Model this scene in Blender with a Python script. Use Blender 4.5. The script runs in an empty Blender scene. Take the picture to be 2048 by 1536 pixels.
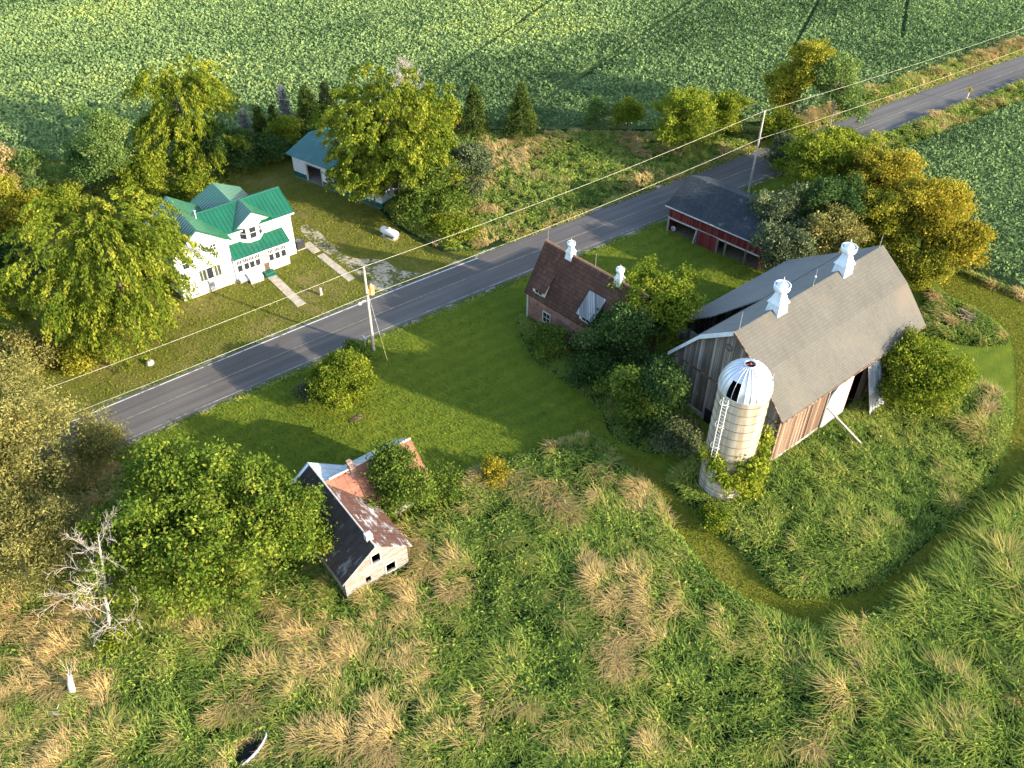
import bpy, math, random
import numpy as np
from mathutils import Matrix, Vector
R = math.radians
SC = bpy.context.scene
COL = SC.collection

# ------------------------------------------------------------------ camera, sky, sun, exposure
FPX, PITCH, ROLL, CAMH = 1800.0, R(41.7), R(0.4), 60.0
_f = np.array([0, math.cos(PITCH), -math.sin(PITCH)])
_u = np.array([0, math.sin(PITCH), math.cos(PITCH)])
_r = np.array([1.0, 0, 0])
_R = math.cos(ROLL) * _r + math.sin(ROLL) * _u
_U = -math.sin(ROLL) * _r + math.cos(ROLL) * _u
cam = bpy.data.cameras.new('camera')
cam.sensor_width = 36.0
cam.lens = FPX / 2048 * 36
cam.clip_end = 3000
co = bpy.data.objects.new('camera', cam)
co.matrix_world = Matrix(((_R[0], _U[0], -_f[0], 0), (_R[1], _U[1], -_f[1], 0), (_R[2], _U[2], -_f[2], CAMH), (0, 0, 0, 1)))
COL.objects.link(co)
SC.camera = co

def at(x, y, z=0.0):
    """where the sight line through a photo pixel meets height z"""
    d = _f * FPX + _R * (x - 1024) + _U * (768 - y)
    t = (z - CAMH) / d[2]
    return (d[0] * t, d[1] * t)

SUN_EL, SUN_AZ = R(17.3), R(-27.2)          # elevation, and direction towards the sun in the x-y plane
sdir = Vector((math.cos(SUN_AZ) * math.cos(SUN_EL), math.sin(SUN_AZ) * math.cos(SUN_EL), math.sin(SUN_EL)))
W = bpy.data.worlds.new('World')
SC.world = W
W.use_nodes = True
nt = W.node_tree
sky = nt.nodes.new('ShaderNodeTexSky')
sky.sky_type = 'NISHITA'
sky.sun_disc = False
sky.sun_elevation = SUN_EL
sky.sun_rotation = R(90) - SUN_AZ
nt.links.new(sky.outputs[0], nt.nodes['Background'].inputs[0])
nt.nodes['Background'].inputs[1].default_value = 0.15
sl = bpy.data.lights.new('sun', 'SUN')
sl.energy = 3.0
sl.angle = R(0.5)
sl.color = (1.0, 0.87, 0.66)
so = bpy.data.objects.new('sun', sl)
so.rotation_euler = sdir.to_track_quat('Z', 'Y').to_euler()
COL.objects.link(so)
SC.view_settings.view_transform = 'Standard'
SC.view_settings.look = 'None'
SC.view_settings.gamma = 1
SC.view_settings.exposure = 2.2

rng = np.random.default_rng(7)
random.seed(7)

# ------------------------------------------------------------------ node helpers
class NT:
    def __init__(s, name):
        s.m = bpy.data.materials.new(name); s.m.use_nodes = True
        s.t = s.m.node_tree; s.n = s.t.nodes; s.n.clear()
        s.out = s.n.new('ShaderNodeOutputMaterial')
        s.tc = s.n.new('ShaderNodeTexCoord').outputs['Object']
    def L(s, a, b): s.t.links.new(a, b)
    def put(s, sock, v):
        if hasattr(v, 'is_linked') or isinstance(v, bpy.types.NodeSocket): s.L(v, sock)
        elif isinstance(v, (tuple, list)) and len(v) == 3 and sock.type == 'RGBA': sock.default_value = (*v, 1)
        else: sock.default_value = v
    def noise(s, scale, detail=2, vec=None, rough=.5, dist=0, stretch=None):
        v = vec if vec is not None else s.tc
        if stretch: v = s.mapv(v, stretch)
        n = s.n.new('ShaderNodeTexNoise'); n.inputs['Scale'].default_value = scale
        n.inputs['Detail'].default_value = detail; n.inputs['Roughness'].default_value = rough
        n.inputs['Distortion'].default_value = dist; s.L(v, n.inputs['Vector'])
        return n.outputs['Fac']
    def voro(s, scale, vec=None, col=False):
        n = s.n.new('ShaderNodeTexVoronoi'); n.inputs['Scale'].default_value = scale
        s.L(vec if vec is not None else s.tc, n.inputs['Vector'])
        return n.outputs['Color' if col else 'Distance']
    def mapv(s, v, scale=(1, 1, 1), rot=0.0):
        n = s.n.new('ShaderNodeMapping'); n.inputs['Scale'].default_value = scale
        n.inputs['Rotation'].default_value = (0, 0, rot); s.L(v, n.inputs['Vector'])
        return n.outputs[0]
    def xyz(s, v=None):
        n = s.n.new('ShaderNodeSeparateXYZ'); s.L(v if v is not None else s.tc, n.inputs[0]); return n.outputs
    def comb(s, x, y, z):
        n = s.n.new('ShaderNodeCombineXYZ')
        for i, v in enumerate((x, y, z)): s.put(n.inputs[i], v)
        return n.outputs[0]
    def math(s, op, a, b=0.0, c=None, clamp=False):
        n = s.n.new('ShaderNodeMath'); n.operation = op; n.use_clamp = clamp
        s.put(n.inputs[0], a); s.put(n.inputs[1], b)
        if c is not None: s.put(n.inputs[2], c)
        return n.outputs[0]
    def ramp(s, fac, stops):
        n = s.n.new('ShaderNodeValToRGB'); e = n.color_ramp.elements
        while len(e) < len(stops): e.new(.5)
        for k, (p, c) in zip(e, stops):
            k.position = p; k.color = (c, c, c, 1) if isinstance(c, (int, float)) else (*c, 1)
        s.L(fac, n.inputs[0]); return n.outputs[0]
    def mix(s, f, a, b, mode='MIX'):
        n = s.n.new('ShaderNodeMix'); n.data_type = 'RGBA'; n.blend_type = mode
        s.put(n.inputs[0], f); s.put(n.inputs[6], a); s.put(n.inputs[7], b)
        return n.outputs[2]
    def attr(s, name):
        n = s.n.new('ShaderNodeAttribute'); n.attribute_name = name; return n.outputs['Fac']
    def bump(s, h, strength=.3, dist=.1):
        n = s.n.new('ShaderNodeBump'); n.inputs['Strength'].default_value = strength
        n.inputs['Distance'].default_value = dist; s.L(h, n.inputs['Height']); return n.outputs[0]
    def principled(s, col, rough=.8, metal=0.0, spec=.3, bump=None):
        p = s.n.new('ShaderNodeBsdfPrincipled'); s.put(p.inputs['Base Color'], col)
        s.put(p.inputs['Roughness'], rough); p.inputs['Metallic'].default_value = metal
        p.inputs['Specular IOR Level'].default_value = spec
        if bump is not None: s.L(bump, p.inputs['Normal'])
        s.L(p.outputs[0], s.out.inputs[0]); return s.m
    def leafy(s, col, trans=.35, tcol=None):
        d = s.n.new('ShaderNodeBsdfDiffuse'); t = s.n.new('ShaderNodeBsdfTranslucent'); m = s.n.new('ShaderNodeMixShader')
        s.put(d.inputs[0], col); s.put(t.inputs[0], tcol if tcol is not None else col); m.inputs[0].default_value = trans
        s.L(d.outputs[0], m.inputs[1]); s.L(t.outputs[0], m.inputs[2]); s.L(m.outputs[0], s.out.inputs[0]); return s.m

def sc(c, k): return tuple(min(1, v * k) for v in c)

def plain(name, col, rough=.7, metal=0.0, spec=.3, var=.25, scale=3.0):
    n = NT(name)
    f = n.noise(scale, 4)
    return n.principled(n.ramp(f, [(.3, sc(col, 1 - var)), (.7, sc(col, 1 + var))]), rough, metal, spec)

def leaf_mat(name, dark, mid, light, trans=.4, patch=.25):
    """leaf colour from a per-leaf tint plus slow drift through the crown"""
    n = NT(name)
    f = n.math('ADD', n.math('MULTIPLY', n.attr('tint'), .75), n.math('MULTIPLY', n.math('SUBTRACT', n.noise(patch, 2), .5), .9))
    c = n.ramp(n.math('ADD', f, .12), [(.08, dark), (.5, mid), (.92, light)])
    return n.leafy(c, trans)

def boards(name, cols, width=.22, wear=.5, rough=.85):
    """vertical weathered boards: a tone per board plus grain running down it"""
    n = NT(name); x, y, z = n.xyz()
    s_ = n.math('DIVIDE', n.math('ADD', x, y), width)
    idx = n.math('FLOOR', s_); fr = n.math('FRACT', s_)
    w = n.n.new('ShaderNodeTexWhiteNoise'); w.noise_dimensions = '1D'; n.L(idx, w.inputs['W'])
    g = n.noise(1.0, 4, vec=n.comb(n.math('MULTIPLY', n.math('ADD', x, y), 9), n.math('MULTIPLY', idx, 3.1), n.math('MULTIPLY', z, .55)))
    f = n.math('ADD', n.math('MULTIPLY', w.outputs[0], 1 - wear), n.math('MULTIPLY', g, wear))
    c = n.ramp(f, [(.2, cols[0]), (.5, cols[1]), (.8, cols[2])])
    gap = n.math('LESS_THAN', fr, .09)
    c = n.mix(gap, c, sc(cols[0], .25))
    return n.principled(c, rough, spec=.15, bump=n.bump(n.math('ADD', g, n.math('MULTIPLY', gap, -1.5)), .5, .03))

def shingles(name, cols, along='x', row=.16, patchy=.4, pitch=1.0):
    n = NT(name); x, y, z = n.xyz()
    a = x if along == 'x' else y
    b = n.n.new('ShaderNodeTexBrick'); b.offset = .5
    n.L(n.comb(a, n.math('MULTIPLY', z, pitch), 0.0), b.inputs['Vector'])
    b.inputs['Scale'].default_value = 1.0; b.inputs['Brick Width'].default_value = .34; b.inputs['Row Height'].default_value = row
    b.inputs['Mortar Size'].default_value = .016; b.inputs['Mortar Smooth'].default_value = .3; b.inputs['Bias'].default_value = 0
    b.inputs['Color1'].default_value = (.36, .36, .36, 1); b.inputs['Color2'].default_value = (.64, .64, .64, 1); b.inputs['Mortar'].default_value = (-.05, -.05, -.05, 1)
    big = n.noise(.35, 4)
    f = n.math('ADD', n.math('MULTIPLY', b.outputs['Color'], 1 - patchy), n.math('MULTIPLY', big, patchy))
    st = n.noise(3.0, 3, vec=n.comb(n.math('MULTIPLY', a, 1.4), n.math('MULTIPLY', z, .18), 1.0))
    f = n.math('ADD', f, n.math('MULTIPLY', n.math('SUBTRACT', st, .5), .35))
    return n, n.ramp(f, [(.12, cols[0]), (.45, cols[1]), (.75, cols[2])]), b.outputs['Fac']

# ------------------------------------------------------------------ mesh helpers
def tag(o, label=None, cat=None, group=None, kind=None):
    for k, v in (('label', label), ('category', cat), ('group', group), ('kind', kind)):
        if v: o[k] = v
    return o

def thing(name, label, cat, loc=(0, 0, 0), rz=0.0, group=None):
    o = bpy.data.objects.new(name, None); COL.objects.link(o)
    o.empty_display_size = .2
    o.location = loc if len(loc) == 3 else (*loc, 0); o.rotation_euler = (0, 0, rz)
    return tag(o, label, cat, group)

class MB:
    def __init__(s): s.v = []; s.f = []; s.sm = []
    def add(s, vs, fs, smooth=False):
        o = len(s.v); s.v += [tuple(map(float, v)) for v in vs]
        s.f += [tuple(i + o for i in f) for f in fs]; s.sm += [smooth] * len(fs); return s
    def box(s, x0, x1, y0, y1, z0, z1):
        return s.add([(x, y, z) for z in (z0, z1) for x, y in ((x0, y0), (x1, y0), (x1, y1), (x0, y1))],
                     [(3, 2, 1, 0), (4, 5, 6, 7), (0, 1, 5, 4), (1, 2, 6, 5), (2, 3, 7, 6), (3, 0, 4, 7)])
    def slab(s, p, t):
        """a quad (or polygon) given thickness t below its upper face"""
        p = [Vector(q) for q in p]; n = (p[1] - p[0]).cross(p[2] - p[0]).normalized()
        if n.z < 0: n = -n; 
        k = len(p); lo = [q - n * t for q in p]
        return s.add([*p, *lo], [tuple(range(k)), tuple(range(2 * k - 1, k - 1, -1))] + [(i, i + k, (i + 1) % k + k, (i + 1) % k) for i in range(k)])
    def prism(s, poly, axis, a0, a1):
        """2-D outline (p, z) pushed along x or y, or (x, y) pushed along z"""
        k = len(poly); vs = []
        for a in (a0, a1):
            for p, q in poly:
                vs.append((a, p, q) if axis == 'x' else (p, a, q) if axis == 'y' else (p, q, a))
        return s.add(vs, [tuple(range(k - 1, -1, -1)), tuple(range(k, 2 * k))] + [(i, (i + 1) % k, (i + 1) % k + k, i + k) for i in range(k)])
    def tube(s, pts, rad, n=6, caps=True):
        pts = [Vector(p) for p in pts]
        if not hasattr(rad, '__len__'): rad = [rad] * len(pts)
        vs = []; fs = []
        for i, p in enumerate(pts):
            d = (pts[min(i + 1, len(pts) - 1)] - pts[max(i - 1, 0)]).normalized()
            a = d.orthogonal().normalized() if i == 0 else (a - d * a.dot(d)).normalized()
            b = d.cross(a)
            for k in range(n):
                t = 2 * math.pi * k / n; vs.append(p + (a * math.cos(t) + b * math.sin(t)) * rad[i])
        for i in range(len(pts) - 1):
            for k in range(n):
                fs.append((i * n + k, i * n + (k + 1) % n, (i + 1) * n + (k + 1) % n, (i + 1) * n + k))
        s.add(vs, fs, True)
        if caps: s.add(vs[-n:], [tuple(range(n))]); s.add(vs[:n], [tuple(range(n - 1, -1, -1))])
        return s
    def lathe(s, prof, c=(0, 0, 0), n=24, smooth=True, sq=None):
        """profile of (radius, z) turned about a vertical axis"""
        vs = []; fs = []
        for r, z in prof:
            for k in range(n):
                t = 2 * math.pi * (k + (.5 if n == 4 else 0)) / n
                rr = r * (math.sqrt(2) if n == 4 else 1)
                vs.append((c[0] + rr * math.cos(t), c[1] + rr * math.sin(t), c[2] + z))
        for i in range(len(prof) - 1):
            for k in range(n):
                fs.append((i * n + k, i * n + (k + 1) % n, (i + 1) * n + (k + 1) % n, (i + 1) * n + k))
        return s.add(vs, fs, smooth)
    def build(s, name, mat, parent=None):
        me = bpy.data.meshes.new(name); me.from_pydata(s.v, [], s.f); me.validate()
        me.polygons.foreach_set('use_smooth', s.sm[:len(me.polygons)]) if len(me.polygons) == len(s.sm) else None
        me.materials.append(mat)
        o = bpy.data.objects.new(name, me); COL.objects.link(o)
        if parent: o.parent = parent
        return o

def quads(name, V, tint, mat, parent=None):
    """one mesh from an (N,4,3) array of small faces, with a per-face tint"""
    N = len(V); me = bpy.data.meshes.new(name)
    me.vertices.add(4 * N); me.vertices.foreach_set('co', np.ascontiguousarray(V, dtype=np.float32).ravel())
    me.loops.add(4 * N); me.loops.foreach_set('vertex_index', np.arange(4 * N, dtype=np.int32))
    me.polygons.add(N); me.polygons.foreach_set('loop_start', np.arange(N, dtype=np.int32) * 4)
    me.update(calc_edges=True)
    a = me.attributes.new('tint', 'FLOAT', 'FACE'); a.data.foreach_set('value', np.asarray(tint, dtype=np.float32))
    me.materials.append(mat)
    o = bpy.data.objects.new(name, me); COL.objects.link(o)
    if parent: o.parent = parent
    return o

def unit(a): return a / np.maximum(np.linalg.norm(a, axis=-1, keepdims=True), 1e-9)
def rdir(n): return unit(rng.normal(size=(n, 3)))

def leaves(P, size, elong=2.0, D=None, bias=0.0):
    """diamond leaves at P; D (optional) their pointing direction"""
    n = len(P); d = rdir(n)
    if D is not None: d = unit(d * (1 - bias) + D * bias)
    w = unit(np.cross(d, rdir(n)))
    L = (size * rng.uniform(.65, 1.35, n))[:, None]; hw = L / elong / 2 * 1.15
    return np.stack([P - d * L * .5, P + w * hw, P + d * L * .5, P - w * hw], 1)

def vnoise(x, y, seed=0):
    xi = np.floor(x).astype(np.int64); yi = np.floor(y).astype(np.int64); fx = x - xi; fy = y - yi
    fx = fx * fx * (3 - 2 * fx); fy = fy * fy * (3 - 2 * fy)
    def h(a, b):
        v = (a * 374761393 + b * 668265263 + seed * 974711) & 0x7fffffff
        v = ((v ^ (v >> 13)) * 1274126177) & 0x7fffffff
        return ((v ^ (v >> 16)) & 0xffff) / 65535.0
    return (h(xi, yi) * (1 - fx) + h(xi + 1, yi) * fx) * (1 - fy) + (h(xi, yi + 1) * (1 - fx) + h(xi + 1, yi + 1) * fx) * fy
def fbm(x, y, seed=0): return (vnoise(x, y, seed) * 4 + vnoise(x * 2.1, y * 2.1, seed + 1) * 2 + vnoise(x * 4.3, y * 4.3, seed + 2)) / 7

def inpoly(x, y, poly):
    c = np.zeros(len(x), bool); n = len(poly)
    for i in range(n):
        x0, y0 = poly[i]; x1, y1 = poly[(i + 1) % n]
        if y0 == y1: continue
        m = (y0 > y) != (y1 > y)
        c ^= m & (x < (x1 - x0) * (y - y0) / (y1 - y0) + x0)
    return c
def edge_dist(x, y, poly):
    d = np.full(len(x), 1e9); n = len(poly)
    for i in range(n):
        a = np.array(poly[i]); b = np.array(poly[(i + 1) % n]); ab = b - a
        t = np.clip(((x - a[0]) * ab[0] + (y - a[1]) * ab[1]) / max(ab @ ab, 1e-9), 0, 1)
        d = np.minimum(d, np.hypot(x - a[0] - t * ab[0], y - a[1] - t * ab[1]))
    return d
def scatter(poly, per_m2):
    p = np.array(poly); lo = p.min(0); hi = p.max(0); n = int((hi - lo).prod() * per_m2)
    x = rng.uniform(lo[0], hi[0], n); y = rng.uniform(lo[1], hi[1], n); m = inpoly(x, y, poly)
    return x[m], y[m]
def pxpoly(*pts): return [at(*p) for p in pts]
def smooth_poly(poly, k=4):
    """round a closed outline (Catmull-Rom)"""
    out = []; n = len(poly); p = [np.array(q) for q in poly]
    for i in range(n):
        a, b, c, d = p[i - 1], p[i], p[(i + 1) % n], p[(i + 2) % n]
        for j in range(k):
            t = j / k
            out.append(tuple(.5 * (2 * b + (c - a) * t + (2 * a - 5 * b + 4 * c - d) * t * t + (3 * b - a - 3 * c + d) * t ** 3)))
    return out

def sheet(name, poly, z, mat, kind='structure'):
    from mathutils.geometry import tessellate_polygon
    vs = [Vector((*p, z)) for p in poly]
    fs = []
    for t in tessellate_polygon([vs]):
        a, b, c = (vs[i] for i in t)
        fs.append(t if (b - a).cross(c - a).z > 0 else t[::-1])
    m = MB(); m.add(vs, fs); o = m.build(name, mat)
    o['kind'] = kind; return o

# ------------------------------------------------------------------ ground, fields, lawns, road
def grass_mat(name, dark, mid, light, stripe=None, dry=None, dry_at=.62, fine=5.0):
    n = NT(name)
    big = n.noise(.09, 4); med = n.noise(.8, 4); fin = n.noise(fine, 3); fin2 = n.noise(fine * 3.1, 2)
    f = n.math('ADD', n.math('MULTIPLY', big, .45), n.math('ADD', n.math('MULTIPLY', med, .3), n.math('ADD', n.math('MULTIPLY', fin, .35), n.math('MULTIPLY', fin2, .25))))
    if stripe:
        ang, wid, amt = stripe
        v = n.mapv(n.tc, (1, 1, 1), -ang); y = n.xyz(v)[1]
        y = n.math('ADD', y, n.math('MULTIPLY', n.noise(.12, 2), 1.2))
        s_ = n.math('SINE', n.math('MULTIPLY', y, math.pi / wid))
        f = n.math('ADD', f, n.math('MULTIPLY', s_, amt))
    c = n.ramp(f, [(.42, dark), (.66, mid), (.92, light)])
    if dry:
        d = n.ramp(n.math('ADD', n.math('MULTIPLY', n.noise(.16, 5, rough=.65), .8), n.math('MULTIPLY', fin, .22)), [(dry_at - .05, 0.0), (dry_at + .12, 1.0)])
        c = n.mix(n.math('MULTIPLY', d, .8), c, dry)
    return n.principled(c, .95, spec=.05, bump=n.bump(n.math('ADD', fin, n.math('ADD', fin2, n.math('MULTIPLY', med, 1.5))), .9, .16))

M = {}
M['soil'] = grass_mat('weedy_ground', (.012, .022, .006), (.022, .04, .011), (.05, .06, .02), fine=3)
M['lawn'] = grass_mat('mown_lawn', (.07, .115, .016), (.115, .155, .017), (.19, .21, .022), (R(36), .9, .05), None, fine=7)
M['yard'] = grass_mat('dry_yard_lawn', (.075, .09, .015), (.115, .12, .02), (.18, .165, .035), (R(36), 1.1, .03), (.23, .17, .07), .56)
M['path'] = grass_mat('mown_path', (.07, .09, .01), (.12, .125, .014), (.18, .16, .025), None, (.2, .16, .04), .58)

def soy_mat(name):
    n = NT(name)
    big = n.noise(.03, 3, rough=.6)
    sw = n.noise(1.0, 2, vec=n.mapv(n.mapv(n.tc, (1, 1, 1), R(-26)), (.012, .075, 1)))
    med = n.noise(.5, 4); fin = n.noise(2.6, 3); fin2 = n.noise(7.0, 2)
    rows = n.xyz(n.mapv(n.tc, (1, 1, 1), R(-58)))[1]
    rw = n.math('SINE', n.math('MULTIPLY', rows, 2 * math.pi / .76))
    f = n.math('ADD', n.math('MULTIPLY', fin, .5), n.math('ADD', n.math('MULTIPLY', fin2, .35), n.math('MULTIPLY', rw, .035)))
    c = n.ramp(f, [(.3, (.085, .125, .042)), (.45, (.14, .19, .065)), (.6, (.2, .255, .09))])
    g = n.math('ADD', n.math('MULTIPLY', big, .5), n.math('ADD', n.math('MULTIPLY', sw, .5), n.math('MULTIPLY', n.math('SUBTRACT', med, .5), .15)))
    c = n.mix(n.ramp(g, [(.5, 0.0), (.66, .75)]), c, n.mix(n.ramp(f, [(.3, 0.0), (.6, 1.0)]), (.08, .15, .03), (.19, .25, .06)))
    return n.principled(c, .9, spec=.1, bump=n.bump(n.math('ADD', fin, fin2), .9, .35))
M['soy'] = soy_mat('soybean_field')

def big(r=450): return [(-r, -r), (r, -r), (r, r), (-r, r)]
sheet('ground', [(-700, -300), (700, -300), (700, 900), (-700, 900)], 0, M['soil'])

# road centre from both edges, gently curving
RN = [(-96, 19.5), (-67, 42.3), (-39.9, 63.5), (-20, 78.7), (-1.6, 92.0), (24, 110), (49.9, 127.8), (87.4, 153.0), (140, 187.5), (230, 245), (420, 366)]
def resample(pts, step=1.5):
    p = [np.array(q, float) for q in pts]; out = []
    for i in range(len(p) - 1):
        a = p[max(i - 1, 0)]; b = p[i]; c = p[i + 1]; d = p[min(i + 2, len(p) - 1)]
        k = max(2, int(np.linalg.norm(c - b) / step))
        for j in range(k):
            t = j / k
            out.append(.5 * (2 * b + (c - a) * t + (2 * a - 5 * b + 4 * c - d) * t * t + (3 * b - a - 3 * c + d) * t ** 3))
    out.append(p[-1]); return np.array(out)
RC = resample(RN)
RT = unit(np.gradient(RC, axis=0)); RNN = np.stack([RT[:, 1], -RT[:, 0]], 1)   # to the south side
RS = np.concatenate([[0], np.cumsum(np.linalg.norm(np.diff(RC, axis=0), axis=1))])
def road_at(s, off):
    """point at distance s along the road and off metres south of its north edge"""
    i = min(max(int(np.searchsorted(RS, s)), 1), len(RS) - 1); t = (s - RS[i - 1]) / (RS[i] - RS[i - 1])
    return RC[i - 1] * (1 - t) + RC[i] * t + (RNN[i - 1] * (1 - t) + RNN[i] * t) * off
def road_side(off, s0=-1e9, s1=1e9):
    m = (RS >= s0) & (RS <= s1); return [tuple(p) for p in (RC + RNN * off)[m]]
def road_s(x, y): return RS[int(np.argmin(np.hypot(RC[:, 0] - x, RC[:, 1] - y)))]
RW = 6.25
def strip(name, o0, o1, z, mat, rag=0.0, s0=-1e9, s1=1e9, seed=1, nx=2, dash=None):
    m = MB(); idx = [i for i in range(len(RS)) if s0 <= RS[i] <= s1]; r = np.random.default_rng(seed)
    vs = []; al = []; ac = []
    for i in idx:
        e0 = o0 + r.uniform(-rag, rag); e1 = o1 + r.uniform(-rag, rag)
        for k in range(nx):
            t = k / (nx - 1); p = RC[i] + RNN[i] * (e0 * (1 - t) + e1 * t)
            vs.append((p[0], p[1], z)); al.append(RS[i]); ac.append(t)
    fs = []
    for a in range(len(idx) - 1):
        if dash and int(RS[idx[a]] / dash) % 2: continue
        for k in range(nx - 1): fs.append((a * nx + k, (a + 1) * nx + k, (a + 1) * nx + k + 1, a * nx + k + 1)[::-1])
    m.add(vs, fs); o = m.build(name, mat); o['kind'] = 'structure'
    A = o.data.attributes.new('along', 'FLOAT', 'POINT'); A.data.foreach_set('value', np.array(al, np.float32))
    A = o.data.attributes.new('across', 'FLOAT', 'POINT'); A.data.foreach_set('value', np.array(ac, np.float32))
    return o
def asphalt():
    n = NT('asphalt'); al = n.attr('along'); ac = n.attr('across')
    v = n.comb(n.math('MULTIPLY', al, .05), n.math('MULTIPLY', ac, 9), 0.0)
    wear = n.noise(1.0, 4, vec=v); fin = n.noise(9, 3); big = n.noise(.13, 3)
    tr = n.math('ABSOLUTE', n.math('SINE', n.math('MULTIPLY', ac, math.pi * 4)))
    f = n.math('ADD', n.math('MULTIPLY', wear, .45), n.math('ADD', n.math('MULTIPLY', fin, .25), n.math('ADD', n.math('MULTIPLY', big, .3), n.math('MULTIPLY', tr, .06))))
    c = n.ramp(f, [(.35, (.066, .059, .055)), (.55, (.096, .087, .081)), (.75, (.14, .129, .118))])
    seam = n.math('LESS_THAN', n.math('ABSOLUTE', n.math('SUBTRACT', ac, n.math('ADD', .24, n.math('MULTIPLY', n.noise(.2, 2), .02)))), .006)
    c = n.mix(n.math('MULTIPLY', seam, .35), c, (.2, .19, .175))
    cr = n.ramp(n.voro(.28, vec=n.mapv(n.tc, (1, 1, 1))), [(0.0, 1.0), (.02, 0.0)])
    return n.principled(c, .9, spec=.2, bump=n.bump(fin, .3, .02))
M['asphalt'] = asphalt()
strip('road', 0, RW, .03, M['asphalt'], rag=.07, nx=9)
def paint(name, col, keep):
    n = NT(name); f = n.ramp(n.math('ADD', n.math('MULTIPLY', n.noise(2.2, 4), .6), n.math('MULTIPLY', n.noise(.25, 2), .5)), [(keep, 0.0), (keep + .16, 1.0)])
    return n.principled(n.mix(f, (.13, .122, .112), col), .8, spec=.1)
sL = road_s(-60, 48); sP = road_s(-14, 82); sF = road_s(95, 158)
strip('road_edge_line', .26, .40, .034, paint('worn_white_paint', (.55, .54, .5), .38), s1=sP + 12)
strip('road_edge_line', RW - .4, RW - .28, .034, paint('faded_white_paint', (.3, .29, .27), .5))
strip('road_centre_line', RW / 2 - .06, RW / 2 + .06, .034, paint('faded_yellow_paint', (.24, .215, .15), .47))
def gravel(name, cols, green=(.06, .085, .018), keep=.5):
    n = NT(name); v = n.voro(5.5, col=True); fin = n.noise(9, 3)
    c = n.ramp(n.math('ADD', n.math('MULTIPLY', n.noise(2.5, 4), .6), n.math('MULTIPLY', fin, .4)), [(.3, cols[0]), (.5, cols[1]), (.7, cols[2])])
    g = n.ramp(n.math('ADD', n.math('MULTIPLY', n.noise(.5, 5, rough=.7), .65), n.math('MULTIPLY', n.noise(3, 3), .4)), [(keep, 0.0), (keep + .09, 1.0)])
    return n.principled(n.mix(g, c, green), .95, spec=.05, bump=n.bump(fin, .7, .06))
M['shoulder'] = gravel('shoulder_gravel', ((.14, .125, .1), (.22, .2, .165), (.32, .29, .24)), keep=.45)
strip('gravel_shoulder', -.55, .05, .02, M['shoulder'], rag=.22, seed=3)
strip('gravel_shoulder', RW - .05, RW + .62, .02, M['shoulder'], rag=.26, seed=4)

# open ground on either side
F_line = [at(-60, 322), at(0, 318), at(200, 322), at(420, 292), at(700, 272), at(900, 258), at(1100, 258), at(1300, 258), at(1480, 246)]
north_edge = [tuple(road_at(s, -4.6)) for s in np.linspace(road_s(62, 136), road_s(330, 305), 14)]
field_n = [(-520, 100), (-140, 112)] + F_line + [at(1560, 238)] + north_edge + [(500, 900), (-700, 900)]
sheet('soybean_field', field_n, .012, M['soy'])
field_e = [tuple(road_at(s, RW + 5.2)) for s in np.linspace(road_s(45, 124), road_s(330, 305), 14)] + [(600, 300), (600, 20), at(2300, 650), at(2048, 588), at(1935, 540), at(1850, 470), at(1740, 330)]
sheet('soybean_field', field_e, .012, M['soy'])
yard = [(-160, 110)] + F_line[:5] + [at(740, 400), at(784, 445), at(828, 480), at(886, 504), at(962, 500)] + road_side(.05, road_s(-94, 21), road_s(-5, 89.5))[::-1] + [(-160, 20)]
sheet('yard_lawn', yard, .008, M['yard'])
lawn = road_side(RW - .1, road_s(-60, 48), road_s(44, 124)) + [at(1740, 330), at(1850, 470), at(1935, 540), at(2048, 588), at(2300, 650), (75, 40), (40, 22), (-20, 36), (-60, 30)]
sheet('mown_lawn', lawn, .008, M['lawn'])
path = smooth_poly(pxpoly((1215, 905), (1300, 985), (1370, 1078), (1450, 1172), (1546, 1224), (1627, 1255), (1733, 1233), (1842, 1166), (1923, 1095), (1985, 1030), (2048, 960), (2200, 840), (2200, 640), (2048, 590), (1935, 545), (1880, 560), (1900, 590), (2005, 650), (2030, 720), (2030, 845), (1995, 955), (1955, 1000), (1815, 1125), (1718, 1187), (1608, 1202), (1540, 1170), (1430, 1062), (1340, 970), (1290, 915)), 3)
sheet('mown_path', path, .016, M['path'])
drive = smooth_poly(pxpoly((600, 455), (625, 452), (665, 490), (700, 515), (765, 520), (800, 540), (850, 550), (835, 567), (776, 592), (745, 578), (730, 560), (700, 536), (655, 508), (618, 480)), 3)
M['gravel'] = gravel('driveway_gravel', ((.2, .17, .12), (.34, .29, .21), (.5, .43, .32)), (.085, .09, .022), .47)
sheet('gravel_driveway', drive, .016, M['gravel'])
M['concrete'] = plain('old_concrete', (.36, .31, .235), .9, var=.22, scale=1.6)
def walkway(name, a, b, w, n, gap=.05):
    a = np.array(a); b = np.array(b); d = (b - a); L = np.linalg.norm(d); d /= L; s = np.array([-d[1], d[0]]) * w / 2
    m = MB()
    for k in range(n):
        p = a + d * (L * k / n + gap * rng.uniform(.3, 1.4)); q = a + d * (L * (k + 1) / n - gap * rng.uniform(.3, 1.4)); h = .05 + rng.uniform(-.015, .02)
        m.prism([tuple(p - s), tuple(q - s), tuple(q + s), tuple(p + s)], 'z', 0, h)
    o = m.build(name, M['concrete']); o['kind'] = 'structure'; return o
walkway('concrete_walkway', at(538, 548), at(604, 611), 1.05, 6)
walkway('concrete_walkway', at(640, 509), at(704, 560), .95, 5)
walkway('concrete_walkway', at(612, 486), at(634, 505), 1.0, 2)

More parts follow.
